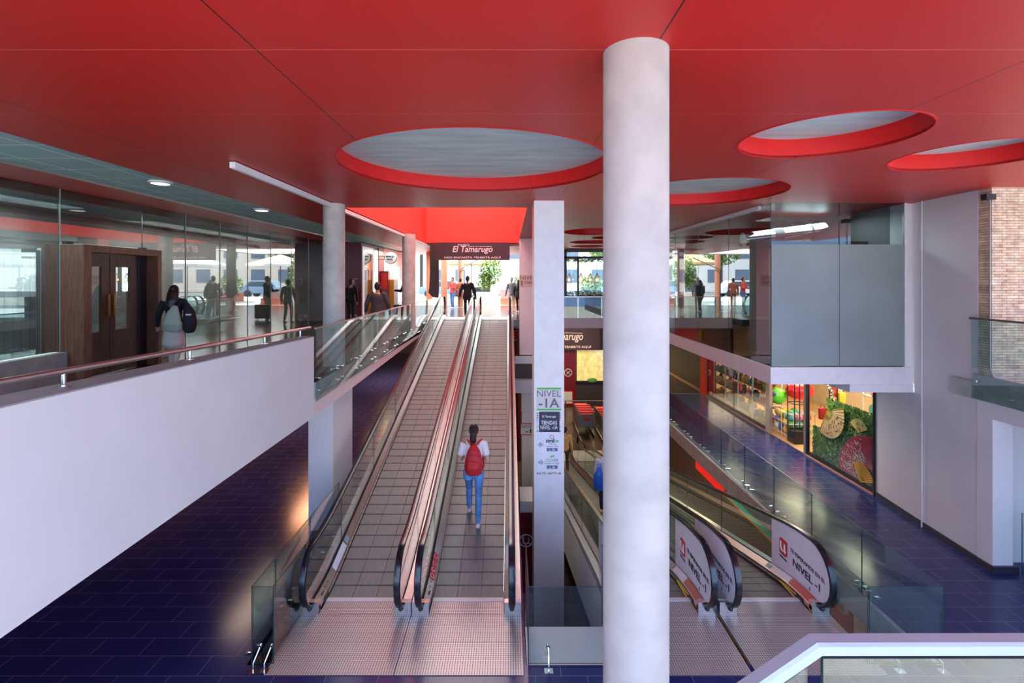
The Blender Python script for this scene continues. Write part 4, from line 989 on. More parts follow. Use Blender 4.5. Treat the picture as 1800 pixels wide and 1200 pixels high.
m = MB(); m.ball((0, 0, 0), (.42, .3, .27), 24); o = m.build('jumping_ball', mat('red_rubber', (.7, .02, .03), .25), None, True); o.location = (8.75, 14.9, ZA+1.2); tag(o, 'big glossy red oval ball hanging behind the lime green one', 'ball')
# black glass cabinet
o = empty('display_cabinet', (7.85, 13.62, ZA), 0, 'tall black framed glass display cabinet standing in the shop entrance', 'cabinet')
m = MB(); m.box(0, .36, 0, .36, .02, .34); m.build('base', BLACK, o)
m = MB()
for x in (0, .34):
    for y in (0, .34): m.box(x, x+.02, y, y+.02, .34, 1.9)
for z in (.34, 1.1, 1.88): m.box(0, .36, 0, .02, z, z+.02); m.box(0, .36, .34, .36, z, z+.02); m.box(0, .02, 0, .36, z, z+.02); m.box(.34, .36, 0, .36, z, z+.02)
m.build('frame', BLACK, o)
# hanging bags
for i, (c_, x, y, z) in enumerate((('yellow', 8.3, 13.5, 1.75), ('red', 8.6, 13.1, 1.45), ('yellow', 8.7, 12.95, 1.3), ('amber', 8.4, 12.9, 1.2), ('white', 8.9, 13.4, 1.5), ('red', 8.2, 12.95, .9), ('grey', 8.6, 13.3, 2.0))):
    m = MB(); m.box(-.09, .09, -.05, .05, -.3, 0); 
    o = m.build('gift_bag', PM[c_], None, bevel=.02); o.location = (x, y, ZA+z+.3)
    tag(o, f"{c_} bag hanging by the open shop door, {['topmost', 'left of the yellow one', 'lower of the two yellow ones', 'beside the door leaf', 'in front of the back wall', 'lowest of all', 'highest at the back'][i]}", 'bag', 'bags hanging in the shop entrance')
    m = MB(); m.tube([(-.05, 0, 0), (-.04, 0, .08), (.04, 0, .08), (.05, 0, 0)], .006, 6); m.build('handle', BLACK, o)
# shelves deeper in the shop, seen over the hedge
r = empty('display_shelf', (9.4, 10.6, ZA), 0, 'tall grey shelving with plates and hats deeper in the shop, above the hedge', 'shelf')
m = MB()
for k in range(4): m.box(0, .03, k*.85, k*.85+.03, 0, 2.4)
m.build('upright', CAGEW, r)
kk = 0
for L in range(4):
    z = .5+L*.5; m = MB(); m.box(0, .3, 0, 2.6, z-.02, z); m.build('board', mat('grey_board', (.35, .32, .30), .6), r)
    for k in range(8):
        kd = ['plate', 'soft_toy', 'gift_box', 'bowl'][(k+L) % 4]; c_ = ['purple', 'grey', 'cream', 'blue', 'brown', 'white', 'teal', 'pink'][(k*3+L) % 8]
        item(kd, c_, (9.52, 10.75+.31*k, ZA+z), PI if kd == 'plate' else .4*k, 1.35, f"{c_} {kd.replace('_', ' ')}, {['lowest', 'second', 'third', 'top'][L]} board of deep grey shelving, {['first','second','third','fourth','fifth','sixth','seventh','last'][k]} from window", 'goods on the deep grey shelving')
# dark counter with silver balloon behind the glass
o = empty('shop_counter', (8.15, 12.3, ZA), 0, 'dark slim display stand with blue top plate behind the mural glass', 'stand')
m = MB(); m.box(0, .4, 0, .32, 0, 1.35); m.build('body', NAVY, o)
m = MB(); m.box(0, .02, 0, .02, 1.35, 2.0); m.box(0, .02, .30, .32, 1.35, 2.0); m.box(0, .02, 0, .32, 1.98, 2.0); m.build('frame', BLACK, o)
m = MB(); m.box(0, .03, -.1, .42, 2.03, 2.12); m.build('header', mat('header_blue', (.08, .3, .6), .4), o)
m = MB(); 
for k in range(7): m.ball((.12+.03*math.sin(k*2), .1+.03*k, 1.45+.07*k), (.05, .04, .05), 8)
o2 = m.build('foil_balloon', CHROME, None, True); o2.location = (8.0, 12.25, ZA); tag(o2, 'silvery foil figure balloon in the dark display stand', 'balloon')

# hedge mural of leaves with paper fans
LEAF = mat('leaf_green', (.09, .24, .04), .5, noise=.7, nscale=9)
LEAFD = mat('leaf_dark', (.02, .055, .015), .6)
m = MB(); m.box(7.86, 7.9, 10.48, 12.2, ZA+.02, -1.32); m.box(7.86, 7.9, 12.2, 12.76, ZA+.02, -2.15); 
hd = m.build('leaf_panel', LEAFD); tag(hd, 'dense green leaf wall covering the lower part of the shop window', 'hedge', kind=None)
m = MB(); n = 0
for k in range(5200):
    y = random.uniform(10.5, 12.74); z = random.uniform(ZA+.05, -1.26 if y < 12.2 else -2.1); x = 7.86-random.uniform(0, .06); s = random.uniform(.022, .048); a = random.uniform(0, 2*PI); t = random.uniform(-.9, .9)
    d = Vector((math.sin(t)*-.5, math.cos(a), math.sin(a))).normalized(); u = d.cross(Vector((1, .2, 0))).normalized()
    p = Vector((x, y, z)); m.add([p-d*s, p+u*s*.45+Vector((-.006, 0, 0)), p+d*s, p-u*s*.45], [(0, 1, 2, 3)], k % 3)
o = m.build('foliage', [LEAF, mat('leaf_light', (.26, .44, .07), .5), mat('leaf_mid', (.07, .18, .04), .5)], hd); o['kind'] = 'stuff'
def fan(y, z, r, a0, a1, mt, mt2, label, x=7.74, ribs=22, deco=None):
    o = empty('paper_fan', (x, y, z), 0, label, 'fan'); m = MB(); vs = []; fs = []
    n = ribs*2
    for i in range(n+1):
        a = a0+(a1-a0)*i/n; dx = .008 if i % 2 else -.008
        c, s_ = -math.cos(a), math.sin(a)
        vs += [(dx*.3, c*r*.32, s_*r*.32), (dx, c*r, s_*r)]
    for i in range(n): fs.append((i*2, i*2+1, i*2+3, i*2+2))
    m.add(vs, fs); lf = m.build('leaf', mt, o); sm = lf.modifiers.new('t', 'SOLIDIFY'); sm.thickness = .002
    m = MB()
    for i in range(0, ribs+1):
        a = a0+(a1-a0)*i/ribs; c, s_ = -math.cos(a), math.sin(a); m.tube([(-.004, 0, 0), (-.004, c*r*.36, s_*r*.36)], .004*max(1, r*1.2), 5)
    for a in (a0, a1): c, s_ = -math.cos(a), math.sin(a); m.tube([(-.006, 0, 0), (-.006, c*r, s_*r)], .008*max(1, r*1.4), 6)
    m.build('rib', mt2, o)
    if deco:
        for (nm, dm, lst) in deco:
            m = MB()
            for (a, q, s1, s2, an) in lst:
                aa = a0+(a1-a0)*a; cy, cz = -math.cos(aa)*r*q, math.sin(aa)*r*q
                m.tube([(-.010, cy-math.cos(an)*s1, cz-math.sin(an)*s1), (-.011, cy+.3*s1*math.sin(an), cz), (-.010, cy+math.cos(an)*s1, cz+math.sin(an)*s1)], [s2*.3, s2, s2*.2], 5)
            m.build(nm, dm, o)
    return o
rd = random.Random(3)
GOLD = mat('gold_bamboo', (.65, .38, .06), .4); TANP = mat('tan_paper', (.66, .46, .22), .7); YP = mat('pale_yellow_paper', (.70, .58, .22), .7)
RP = mat('crimson_paper', (.38, .012, .03), .6, noise=.4, nscale=7)
WH = mat('painted_cream', (.70, .60, .50), .6)
dec = [('blossom', PM['red'], [(rd.uniform(.2, .8), rd.uniform(.6, .9), .02, .012, rd.uniform(0, 3)) for _ in range(12)]), ('branch', PM['brown'], [(rd.uniform(.15, .85), rd.uniform(.45, .9), rd.uniform(.03, .08), .006, rd.uniform(0, 3)) for _ in range(20)])]
fan(12.05, -1.58, .62, math.radians(-118), math.radians(22), TANP, GOLD, 'large tan paper fan with painted blossoms, pivot at upper left, on the leaf wall', deco=dec, ribs=18)
fan(10.96, -1.75, .30, math.radians(28), math.radians(150), YP, GOLD, 'small pale yellow paper fan at upper right of the leaf wall', ribs=12, deco=[('branch', PM['brown'], [(rd.uniform(.2, .8), rd.uniform(.5, .9), .03, .006, rd.uniform(0, 3)) for _ in range(8)])])
dec = [('painted_tree', WH, [(rd.uniform(.3, .97), rd.uniform(.45, .95), rd.uniform(.02, .055), .006, rd.uniform(0, 3.1)) for _ in range(190)])]
fan(10.56, -2.82, 1.08, math.radians(80), math.radians(178), RP, mat('dark_rib', (.10, .02, .02), .4), 'huge crimson fan with cream painted tree in the lower right of the window', x=7.745, ribs=30, deco=dec)
fan(10.86, -2.80, .42, math.radians(20), math.radians(120), GOLD, GOLD, 'small golden slatted fan at the pivot of the crimson fan', x=7.71, ribs=16)

# ------------------------------------------------------------------ lower hall: window, goods, trolleys
YW = 29.95
G6 = st(bpy.data.objects.new('window_6', None)); COL.objects.link(G6)
m = MB()
for x in (4.05, 5.95, 7.1): m.box(x-.03, x+.03, YW-.1, YW-.04, -4.55, -2.66)
m.box(4.0, 7.8, YW-.1, YW-.04, -4.6, -4.5); m.build('frame', BLACK, G6)
m = MB(); m.pane(4.05, 7.7, YW-.07, YW-.06, -4.55, -2.66); m.build('pane', [GSH, GLEDGE], G6)
m = MB(); m.box(4.02, 7.8, YW-.045, YW-.02, -4.55, -2.66); st(m.build('wall_window_back', mat('warm_glow_back', (.75, .55, .2), .6, emit=.5, noise=.5, nscale=5)))  # back wall glows; the lit shop interior is put into its emission
for i, (c_, z, w_) in enumerate((('blue', -3.55, .9), ('amber', -3.95, .9), ('yellow', -4.25, .5), ('white', -4.3, .7), ('green', -4.45, .6))):
    m = MB(); m.ball((0, 0, 0), (w_/2, .03, .14), 16); o = m.build('produce_crate', PM[c_], None, True); o.location = ([6.3, 6.3, 6.1, 6.7, 5.0][i], YW-.14, z)
    tag(o, f'{c_} heap of produce in the lower shop window', 'produce', 'produce in the lower window')
m = MB(); m.box(3.3, 4.0, YW-.1, YW-.02, ZB, -2.66); st(m.build('trim_7', DRED))
o = empty('wall_poster', (3.55, YW-.12, -5.5), 0, 'pale red-framed poster low on the dark red strip in the lower hall', 'poster')
m = MB(); m.box(-.35, .25, -.01, .0, -.35, .35); m.build('sheet', SBG, o); m = MB(); m.box(-.38, .28, 0, .01, -.4, .4); m.build('frame', REDP, o)
m = MB(); c0 = (3.55, -4.0); m.tube([(c0[0]+.22*math.cos(2*PI*k/20), YW-.12, c0[1]+.22*math.sin(2*PI*k/20)) for k in range(21)], .025, 6); m.tube([(c0[0]-.1, YW-.12, c0[1]-.1), (c0[0]+.1, YW-.12, c0[1]+.1)], .02, 6); m.tube([(c0[0]-.1, YW-.12, c0[1]+.1), (c0[0]+.1, YW-.12, c0[1]-.1)], .02, 6)
o = m.build('round_emblem', SBG); tag(o, 'round white crossed emblem on the dark red strip in the lower hall', 'emblem')
lamp('hall_warm_light', (3.4, 26, -.5), (4, 3), 260, (1, .82, .55)); lamp('hall_warm_light', (4.5, 14, ZA-.40), (.6, 6), 55, (1, .75, .45))
lamp('hall_warm_light', (-5.6, 11, -.33), (.5, 2), 14, (1, .72, .55)); lamp('hall_warm_light', (-6.2, 16, -.33), (.5, 3), 100, (1, .42, .22)); lamp('hall_warm_light', (-5.2, 22, -.33), (1.5, 3), 200, (1, .55, .28))  # warm lamps added under the left slab to tint floor and walls orange
o = empty('trolley_rail', (3.0, 27.2, ZB), 0, 'low steel guard rail behind the shopping trolleys', 'rail')
m = MB()
for z in (1.0, .55): m.tube([(0, 0, z), (3.6, 0, z)], .03, 8)
m.build('bar', STEEL, o, True)
for x in (.1, 1.8, 3.5): m = MB(); m.tube([(x, 0, 0), (x, 0, 1.0)], .03, 8); m.build('post', STEEL, o, True)
CR = mat('trolley_red', (.6, .03, .03), .4); CG = mat('trolley_grey', (.22, .22, .24), .4, .6)
def trolley():
    r = empty('shopping_trolley', (0, 0, 0), 0, None, 'trolley', 'shopping trolleys in the lower hall')
    m = MB(); m.prism([(-.5, .55), (.4, .45), (.5, .95), (-.5, 1.0)], 0, -.30, -.285); m.prism([(-.5, .55), (.4, .45), (.5, .95), (-.5, 1.0)], 0, .285, .30); m.box(-.3, .3, -.5, .4, .45, .55); m.box(-.3, .3, -.51, -.49, .55, .98); m.build('basket', CG, r)
    m = MB(); m.tube([(-.33, -.55, 1.08), (.33, -.55, 1.08)], .035, 10); m.build('handle', CR, r, True)
    m = MB(); m.box(-.26, .26, -.5, .3, .9, .96); m.box(-.12, .12, -.54, -.51, .72, .86); m.build('child_seat', CR, r)
    m = MB()
    for s in (-1, 1): m.tube([(s*.29, -.5, .9), (s*.29, -.1, .2), (s*.33, -.55, .12)], .018, 6); m.tube([(s*.29, .4, .5), (s*.27, .45, .12)], .018, 6)
    m.build('frame', STEELR, r)
    for s in (-1, 1):
        for y in (-.5, .45): m = MB(); m.tube([(s*.31-.02, y, .065), (s*.31+.02, y, .065)], .06, 12); m.build('wheel', BLACK, r, True)
    return r
t0 = trolley(); first = True
for row, (x, y0) in enumerate(((3.75, 24.6), (4.75, 23.9), (5.7, 24.6))):
    for k in range(5):
        t = t0 if first else copy_tree(t0); first = False
        t.location = (x, y0+.33*k, ZB); t.scale = (1.15, 1.15, 1.15)
        t['label'] = f"red and grey shopping trolley, {['front','second','third','fourth','last'][k]} in the {['left','middle','right'][row]} nested row of the lower hall"
# ------------------------------------------------------------------ people
SKIN = mat('skin', (.55, .30, .20), .55); SKIND = mat('skin_tan', (.38, .20, .13), .55)
HAIR = mat('dark_hair', (.018, .010, .008), .4, noise=.3, nscale=30); HAIRW = mat('grey_hair', (.5, .48, .46), .5)
SOLE = mat('shoe_white', (.7, .7, .72), .5)
def ell(m, pts, rad, n=16):
    """closed limb through pts with elliptical sections rad=[(rx, ry)]; rx along local x (world X preferred)"""
    P = [Vector(p) for p in pts]; rings = []
    for i, p in enumerate(P):
        d = (P[min(i+1, len(P)-1)]-P[max(i-1, 0)]).normalized()
        ref = Vector((1, 0, 0)) if abs(d.x) < .85 else Vector((0, 0, 1))
        u = (ref-d*ref.dot(d)).normalized(); w = d.cross(u); a, b = rad[i]
        rings.append((p, u, w, a, b, d))
    def ring(p, u, w, a, b): return [p+u*a*math.cos(2*PI*k/n)+w*b*math.sin(2*PI*k/n) for k in range(n)]
    vs = []; p, u, w, a, b, d = rings[0]; e = min(a, b)*.6
    vs += ring(p-d*e*.9, u, w, a*.45, b*.45)+ring(p-d*e*.5, u, w, a*.85, b*.85)
    for (p, u, w, a, b, d) in rings: vs += ring(p, u, w, a, b)
    p, u, w, a, b, d = rings[-1]; e = min(a, b)*.6
    vs += ring(p+d*e*.5, u, w, a*.85, b*.85)+ring(p+d*e*.9, u, w, a*.45, b*.45)
    N = len(vs)//n; fs = []
    for i in range(N-1):
        for k in range(n):
            q = i*n+k; r = i*n+(k+1) % n; fs.append((q, r, r+n, q+n))
    fs += [tuple(range(n-1, -1, -1)), tuple(range((N-1)*n, N*n))]; m.add(vs, fs)
def fuse(m, name, mt, parent, vox, sm=3):
    o = m.build(name, mt)
    r = o.modifiers.new('remesh', 'REMESH'); r.mode = 'VOXEL'; r.voxel_size = vox; r.use_smooth_shade = True
    s = o.modifiers.new('smooth', 'SMOOTH'); s.iterations = sm; s.factor = .5
    me = bake(o); bpy.data.objects.remove(o); o = bpy.data.objects.new(name, me); COL.objects.link(o); me.materials.clear(); me.materials.append(mt)
    for p in me.polygons: p.use_smooth = True
    o.parent = parent; return o
def person(loc, rz, height, label, shirt, pants, hair=HAIR, skin=SKIN, long_hair=False, sleeve='long', stride=.18, arms='swing', skirt=False, vox=.014, shoes=None, lean=.0, bag=None, jacket=False, stocky=1.0, group=None, down=False, legz=(0, 0)):
    k = height/1.70
    root = empty('person', loc, rz, label, 'person', group or 'people on the ramps and walkways'); root.scale = (k, k, k)
    # joints, facing +Y
    W_ = stocky
    def j(*a): return Vector(a)
    hip = {s: j(s*.095, 0, .90) for s in (-1, 1)}
    foot = {-1: j(-.09, stride*.9, .08+legz[0]), 1: j(.09, -stride, .08+legz[1])}
    knee = {}
    for s in (-1, 1):
        f = foot[s]; mid = (hip[s]+f)/2; knee[s] = mid+j(0, .035+abs(legz[0 if s < 0 else 1])*.35+(.03 if stride else 0), .01)
    sh = {s: j(s*.185*W_, lean*.4, 1.38) for s in (-1, 1)}
    el, wr = {}, {}
    for s in (-1, 1):
        if arms == 'swing': el[s] = sh[s]+j(s*.06, -s*stride*.35-.02, -.29); wr[s] = el[s]+j(s*.01, -s*stride*.45+.08, -.235)
        elif arms == 'front': el[s] = sh[s]+j(s*.065, -.03, -.28); wr[s] = el[s]+j(-s*.10, .21, .06)
        elif arms == 'reach': el[s] = sh[s]+j(s*.03, .14, -.25); wr[s] = el[s]+j(-s*.04, .24, .03)
        elif arms == 'out': el[s] = sh[s]+j(s*.10, -.01, -.27); wr[s] = el[s]+j(s*.04, .08, -.23)
    nk = j(0, lean*.5+.005, 1.46); hd = j(0, lean*.6+.03, 1.60)
    m = MB()
    ell(m, [j(0, 0, .88), j(0, 0, .96), j(0, .0, 1.08), j(0, lean*.2, 1.22), j(0, lean*.35, 1.34), j(0, lean*.4, 1.41)], [(.145*W_, .10), (.155*W_, .105), (.125*W_, .09), (.145*W_, .10), (.155*W_, .10), (.09, .07)])
    ell(m, [nk-j(0, 0, .06), nk, nk+j(0, .015, .07)], [(.06, .055), (.052, .052), (.052, .055)], 12)
    m.ball(hd+j(0, 0, .02), (.078, .096, .108), 18); m.ball(hd+j(0, .03, -.05), (.056, .062, .058), 14)
    m.ball(hd+j(0, .100, -.015), (.014, .02, .022), 8); m.ball(hd+j(0, .088, -.06), (.026, .012, .010), 8)
    for s in (-1, 1):
        m.ball(hd+j(s*.082, 0, -.01), (.012, .022, .032), 8); m.ball(hd+j(s*.03, .088, .012), (.014, .01, .009), 8)
        ell(m, [sh[s]-j(s*.06, 0, -.01), sh[s], (sh[s]+el[s])/2, el[s], (el[s]*.6+wr[s]*.4), wr[s]], [(.06, .06), (.058, .058), (.047, .047), (.040, .040), (.038, .038), (.026, .026)], 12)
        d = (wr[s]-el[s]).normalized(); side = Vector((1, 0, 0)) if abs(d.x) < .7 else Vector((0, 1, 0)); side = (side-d*side.dot(d)).normalized(); nn = d.cross(side)
        pc = wr[s]+d*.045; ell(m, [wr[s], pc, wr[s]+d*.085], [(.028, .017), (.040, .016), (.038, .014)], 10)
        for q, (of, ln) in enumerate(((-.030, .058), (-.010, .070), (.010, .066), (.028, .050))):
            b0 = wr[s]+d*.085+side*of; b1 = b0+d*ln*.5+nn*.004; b2 = b0+d*ln*.85+nn*-.016; ell(m, [b0, b1, b2], [(.0095,)*2, (.009,)*2, (.008,)*2], 8)
        tb = wr[s]+d*.03+side*(-s)*.03; ell(m, [tb, tb+side*(-s)*.025+d*.03, tb+side*(-s)*.028+d*.055], [(.012,)*2, (.011,)*2, (.009,)*2], 8)
        ell(m, [hip[s]+j(0, 0, .03), hip[s]-j(0, 0, .08), (hip[s]+knee[s])/2, knee[s], knee[s]*.6+foot[s]*.4, foot[s]], [(.085*W_, .085), (.083, .088), (.068, .070), (.052, .054), (.050, .054), (.034, .036)], 14)
        f = foot[s]; tip = -.02 if (s > 0 and stride > .05) else 0
        ell(m, [f+j(0, -.045, -.04), f+j(0, .03, -.05), f+j(0, .12, -.062+tip)], [(.032, .034), (.038, .030), (.034, .018)], 10)
    fuse(m, 'body', skin, root, vox*.62 if vox < .012 else vox*.8, 2)
    # shirt
    m = MB(); g = .014 if not jacket else .020; hem = .90 if not jacket else .80
    ell(m, [j(0, 0, hem), j(0, 0, 1.0), j(0, 0, 1.10), j(0, lean*.2, 1.22), j(0, lean*.35, 1.34), j(0, lean*.4, 1.405)], [(.155*W_+g, .115+g), (.152*W_+g, .11+g), (.132*W_+g, .098+g), (.148*W_+g, .105+g), (.158*W_+g, .105+g), (.085, .07)])
    for s in (-1, 1):
        if sleeve == 'short': ell(m, [sh[s]-j(s*.07, 0, -.012), sh[s]+j(0, 0, .004), sh[s]*.62+el[s]*.38, sh[s]*.42+el[s]*.58], [(.066+g*.5,)*2, (.066+g*.5,)*2, (.064+g*.3,)*2, (.066+g*.3,)*2], 14)
        else: ell(m, [sh[s]-j(s*.07, 0, -.012), sh[s]+j(0, 0, .004), (sh[s]+el[s])/2, el[s], wr[s]], [(.064+g,)*2, (.064+g,)*2, (.052+g,)*2, (.047+g,)*2, (.034+g*.7,)*2], 14)
    fuse(m, 'shirt' if not jacket else 'coat', shirt, root, vox, 3)
    m = MB()
    if skirt:
        ell(m, [j(0, 0, 1.02), j(0, 0, .92), j(0, 0, .7), j(0, 0, .5)], [(.13, .11), (.165, .13), (.19, .17), (.21, .20)])
    ell(m, [j(0, 0, 1.0), j(0, 0, .93), j(0, -.005, .86)], [(.138*W_, .108), (.160*W_, .120), (.150*W_, .118)])
    if not skirt or True:
        for s in (-1, 1):
            ell(m, [hip[s]+j(0, -.01, .02), hip[s]-j(0, .005, .08), (hip[s]+knee[s])/2, knee[s], knee[s]*.55+foot[s]*.45, foot[s]+j(0, 0, .03)], [(.094*W_, .105), (.092, .100), (.076, .080), (.060, .062), (.058, .060), (.046, .048)], 14)
    fuse(m, 'trousers' if not skirt else 'skirt', pants, root, vox, 2)
    m = MB()
    for s in (-1, 1):
        f = foot[s]; ell(m, [f+j(0, -.05, -.035), f+j(0, .02, -.04), f+j(0, .10, -.055), f+j(0, .15, -.062)], [(.040, .040), (.044, .036), (.042, .024), (.030, .016)], 12)
    m.build('shoe', shoes or SOLE, root, True)
    m = MB(); m.ball(hd+j(0, -.018, .040), (.090, .104, .108), 18); 
    if long_hair == 'tail':
        ell(m, [hd+j(0, -.08, .06), hd+j(.0, -.125, .0), hd+j(-.005, -.12, -.10), hd+j(-.01, -.105, -.21), hd+j(-.01, -.10, -.27)], [(.05, .045), (.058, .045), (.060, .042), (.050, .034), (.028, .02)], 12)
    elif long_hair:
        ell(m, [hd+j(0, -.04, .04), hd+j(0, -.08, -.05), hd+j(0, -.10, -.18), hd+j(-.02, -.10, -.32), hd+j(-.04, -.10, -.42)], [(.095, .07), (.11, .075), (.12, .10), (.10, .11), (.05, .05)], 14)
    else: m.ball(hd+j(0, -.04, -.03), (.075, .07, .07), 12)
    h = fuse(m, 'hair', hair, root, .012, 2)
    # trim the hair off the face by pushing it back
    for v in h.data.vertices:
        if v.co.y > hd.y+.05: v.co.y = hd.y+.05+(v.co.y-hd.y-.05)*.2
    return root, dict(sh=sh, el=el, wr=wr, hd=hd)

JEANS = mat('blue_jeans', (.10, .25, .52), .8, noise=.35, nscale=7)
BKJ = mat('black_fabric', (.012, .012, .016), .8); GRYF = mat('grey_brown_fabric', (.075, .06, .055), .8); 
PRAMP = lambda y: ZA+SLOPE*(y-YA)
# the woman with the red backpack
y0 = 8.63
w, J = person((-.62, y0, PRAMP(y0)-.0), 0, 1.66, 'woman with dark ponytail, white tee, jeans and red backpack walking up', FABW, JEANS, sleeve='short', long_hair='tail', arms='front', stride=.20, vox=.010, legz=(.10, 0.0), lean=.03)
REDB = mat('red_backpack_cloth', (.50, .012, .018), .65, noise=.15, nscale=14)
bp_ = empty('backpack', (-.62+.015, y0-.0, PRAMP(y0)), 0, 'red backpack worn by the woman walking up the ramp', 'backpack'); bp_.scale = (.976,)*3
m = MB(); ell(m, [Vector((0, -.185, .95)), Vector((0, -.20, 1.05)), Vector((0, -.195, 1.2)), Vector((0, -.165, 1.33)), Vector((0, -.14, 1.41))], [(.145, .085), (.155, .10), (.148, .095), (.11, .075), (.055, .045)], 20)
fuse(m, 'pack_body', REDB, bp_, .009, 4)
m = MB(); ell(m, [Vector((0, -.275, .985)), Vector((0, -.29, 1.07)), Vector((0, -.285, 1.17))], [(.11, .03), (.12, .045), (.105, .025)], 16); fuse(m, 'front_pocket', REDB, bp_, .009, 3)
m = MB()
for s in (-1, 1):
    m.tube([(s*.05, -.13, 1.42), (s*.10, -.09, 1.475), (s*.125, .0, 1.475), (s*.13, .10, 1.40), (s*.13, .13, 1.22), (s*.15, .09, 1.08), (s*.17, 0, 1.02), (s*.15, -.13, .99)], .017, 8)
m.build('shoulder_strap', REDB, bp_, True)
m = MB(); m.tube([(-.03, -.13, 1.41), (-.02, -.15, 1.45), (.02, -.15, 1.45), (.03, -.13, 1.41)], .008, 6); m.build('grab_loop', REDB, bp_, True)
m = MB(); m.tube([(.11*math.cos(a), -.262-.012*math.sin(a), 1.235+.05*math.sin(a)) for a in [PI*i/8 for i in range(9)]], .004, 5); m.build('zip', DRED, bp_, True)

person((-6.3, 9.3, -.02), .25, 1.52, 'woman with long dark hair and dark sleeves behind the white parapet, walking', BKJ, mat('cream_skirt', (.66, .62, .54), .8), long_hair=True, arms='out', stride=.15, skirt=True)
b = empty('shoulder_bag', (-6.18, 9.17, .0), .25, 'pale sage green shoulder bag on the long haired woman\'s back', 'bag'); b.scale = (.85, .85, .92)
m = MB(); ell(m, [Vector((0, -.13, .78)), Vector((0, -.17, .9)), Vector((.01, -.16, 1.1)), Vector((.03, -.12, 1.24))], [(.17, .07), (.185, .09), (.13, .08), (.06, .05)], 18); fuse(m, 'bag_body', mat('sage_cloth', (.42, .50, .38), .8), b, .012, 3)
m = MB(); m.tube([(.05, -.12, 1.22), (.12, -.02, 1.30), (.08, .1, 1.2)], .015, 8); m.build('strap', BKJ, b, True)
b = empty('dark_backpack', (-5.95, 9.25, -.02), .25, 'black backpack with white tab slung at the long haired woman\'s right', 'backpack')
m = MB(); ell(m, [Vector((0, -.08, .72)), Vector((.02, -.1, .85)), Vector((0, -.08, 1.05)), Vector((-.06, -.04, 1.2))], [(.10, .09), (.12, .10), (.10, .08), (.05, .05)], 16); fuse(m, 'pack_body', BKJ, b, .012, 3)
m = MB(); m.box(-.02, .07, -.2, -.18, 1.0, 1.03); m.build('white_tab', SOLE, b)

person((-3.62, 13.6, -.08), .1, 1.60, 'person in a grey brown coat with a cross strap seen from behind, left walkway', GRYF, GRYF, jacket=True, arms='out', stocky=1.12, stride=.12)
p_, J = person((-4.28, 20.4, 0), PI*.5, 1.73, 'balding man in a dark top facing left at the white kiosk front', BKJ, mat('pale_trousers', (.6, .6, .45), .8), hair=mat('shaved_head', (.25, .12, .09), .5), arms='reach', stride=.03, stocky=1.1)
o = empty('suitcase', (-4.35, 19.9, 0), 0, 'black box suitcase standing in front of the balding man', 'suitcase'); m = MB(); m.box(-.28, .28, -.1, .12, .06, .62); m.build('case', BLACK, o, bevel=.02)
m = MB(); m.tube([(-.1, 0, .62), (-.1, 0, .68), (.1, 0, .68), (.1, 0, .62)], .012, 6); m.build('handle', BLACK, o)
for x in (-.2, .2): m = MB(); m.ball((x, 0, .03), .03, 8); m.build('wheel', BLACK, o)
person((-5.95, 18.6, 0), .1, 1.6, 'dark figure mostly hidden behind the grey concrete column', BKJ, BKJ, stride=.1)
person((-1.76, 20.9, 0), .02, 1.74, 'person all in black stepping off the top of the up-ramps', BKJ, BKJ, arms='out', stride=.16, jacket=True)
person((-3.15, 27.6, 0), 2.6, 1.70, 'person in a red and white top and blue jeans by the terracotta column', mat('red_white_top', (.75, .10, .10), .7), JEANS, arms='reach', stride=.06)
person((-2.75, 27.9, 0), .3, 1.66, 'person in an orange brown top just behind the one in black', mat('rust_cloth', (.5, .16, .08), .8), mat('rust_trousers', (.45, .16, .08), .8), stride=.05)
person((.12, 25.6, 0), .25, 1.70, 'grey haired person in a grey shirt leaving at the right of the exit', mat('grey_shirt', (.28, .28, .32), .8), mat('beige_trousers', (.5, .45, .38), .8), hair=HAIRW, stride=.15)
person((.46, 24.4, 0), -.2, 1.56, 'person with dark hair and dark coat at the right of the exit', BKJ, BKJ, long_hair=True, jacket=True, stride=.22)
yr = lambda y: ZA-SLOPE*(y-YA)
person((2.02, 18.0, yr(18.0)), 0, 1.70, 'person in a tan top far down the right ramp, half hidden by the pillar', mat('tan_cloth', (.62, .38, .14), .8), DARKB, stride=.1)
person((2.34, 12.0, yr(12.0)), 0, 1.62, 'person with pale top on the down-ramp, hidden behind the concrete column', mat('pale_blue_top', (.6, .65, .72), .8), mat('navy_trousers', (.02, .025, .06), .8), hair=HAIRW, stride=.08)
o = empty('carrier_bag', (2.16, 11.9, yr(11.9)+.62), 0, 'bright blue carrier bag at the left edge of the big concrete column', 'bag'); m = MB(); ell(m, [Vector((0, 0, .0)), Vector((0, 0, .15)), Vector((0, 0, .35)), Vector((0, 0, .5))], [(.12, .07), (.14, .09), (.12, .07), (.03, .03)], 14); fuse(m, 'bag_body', mat('bright_blue', (.02, .14, .62), .4), o, .012, 2)
m = MB(); m.tube([(-.03, 0, .48), (-.03, 0, .6), (.03, 0, .6), (.03, 0, .48)], .008, 6); m.build('handle', mat('bright_blue', (0, 0, 0)), o)

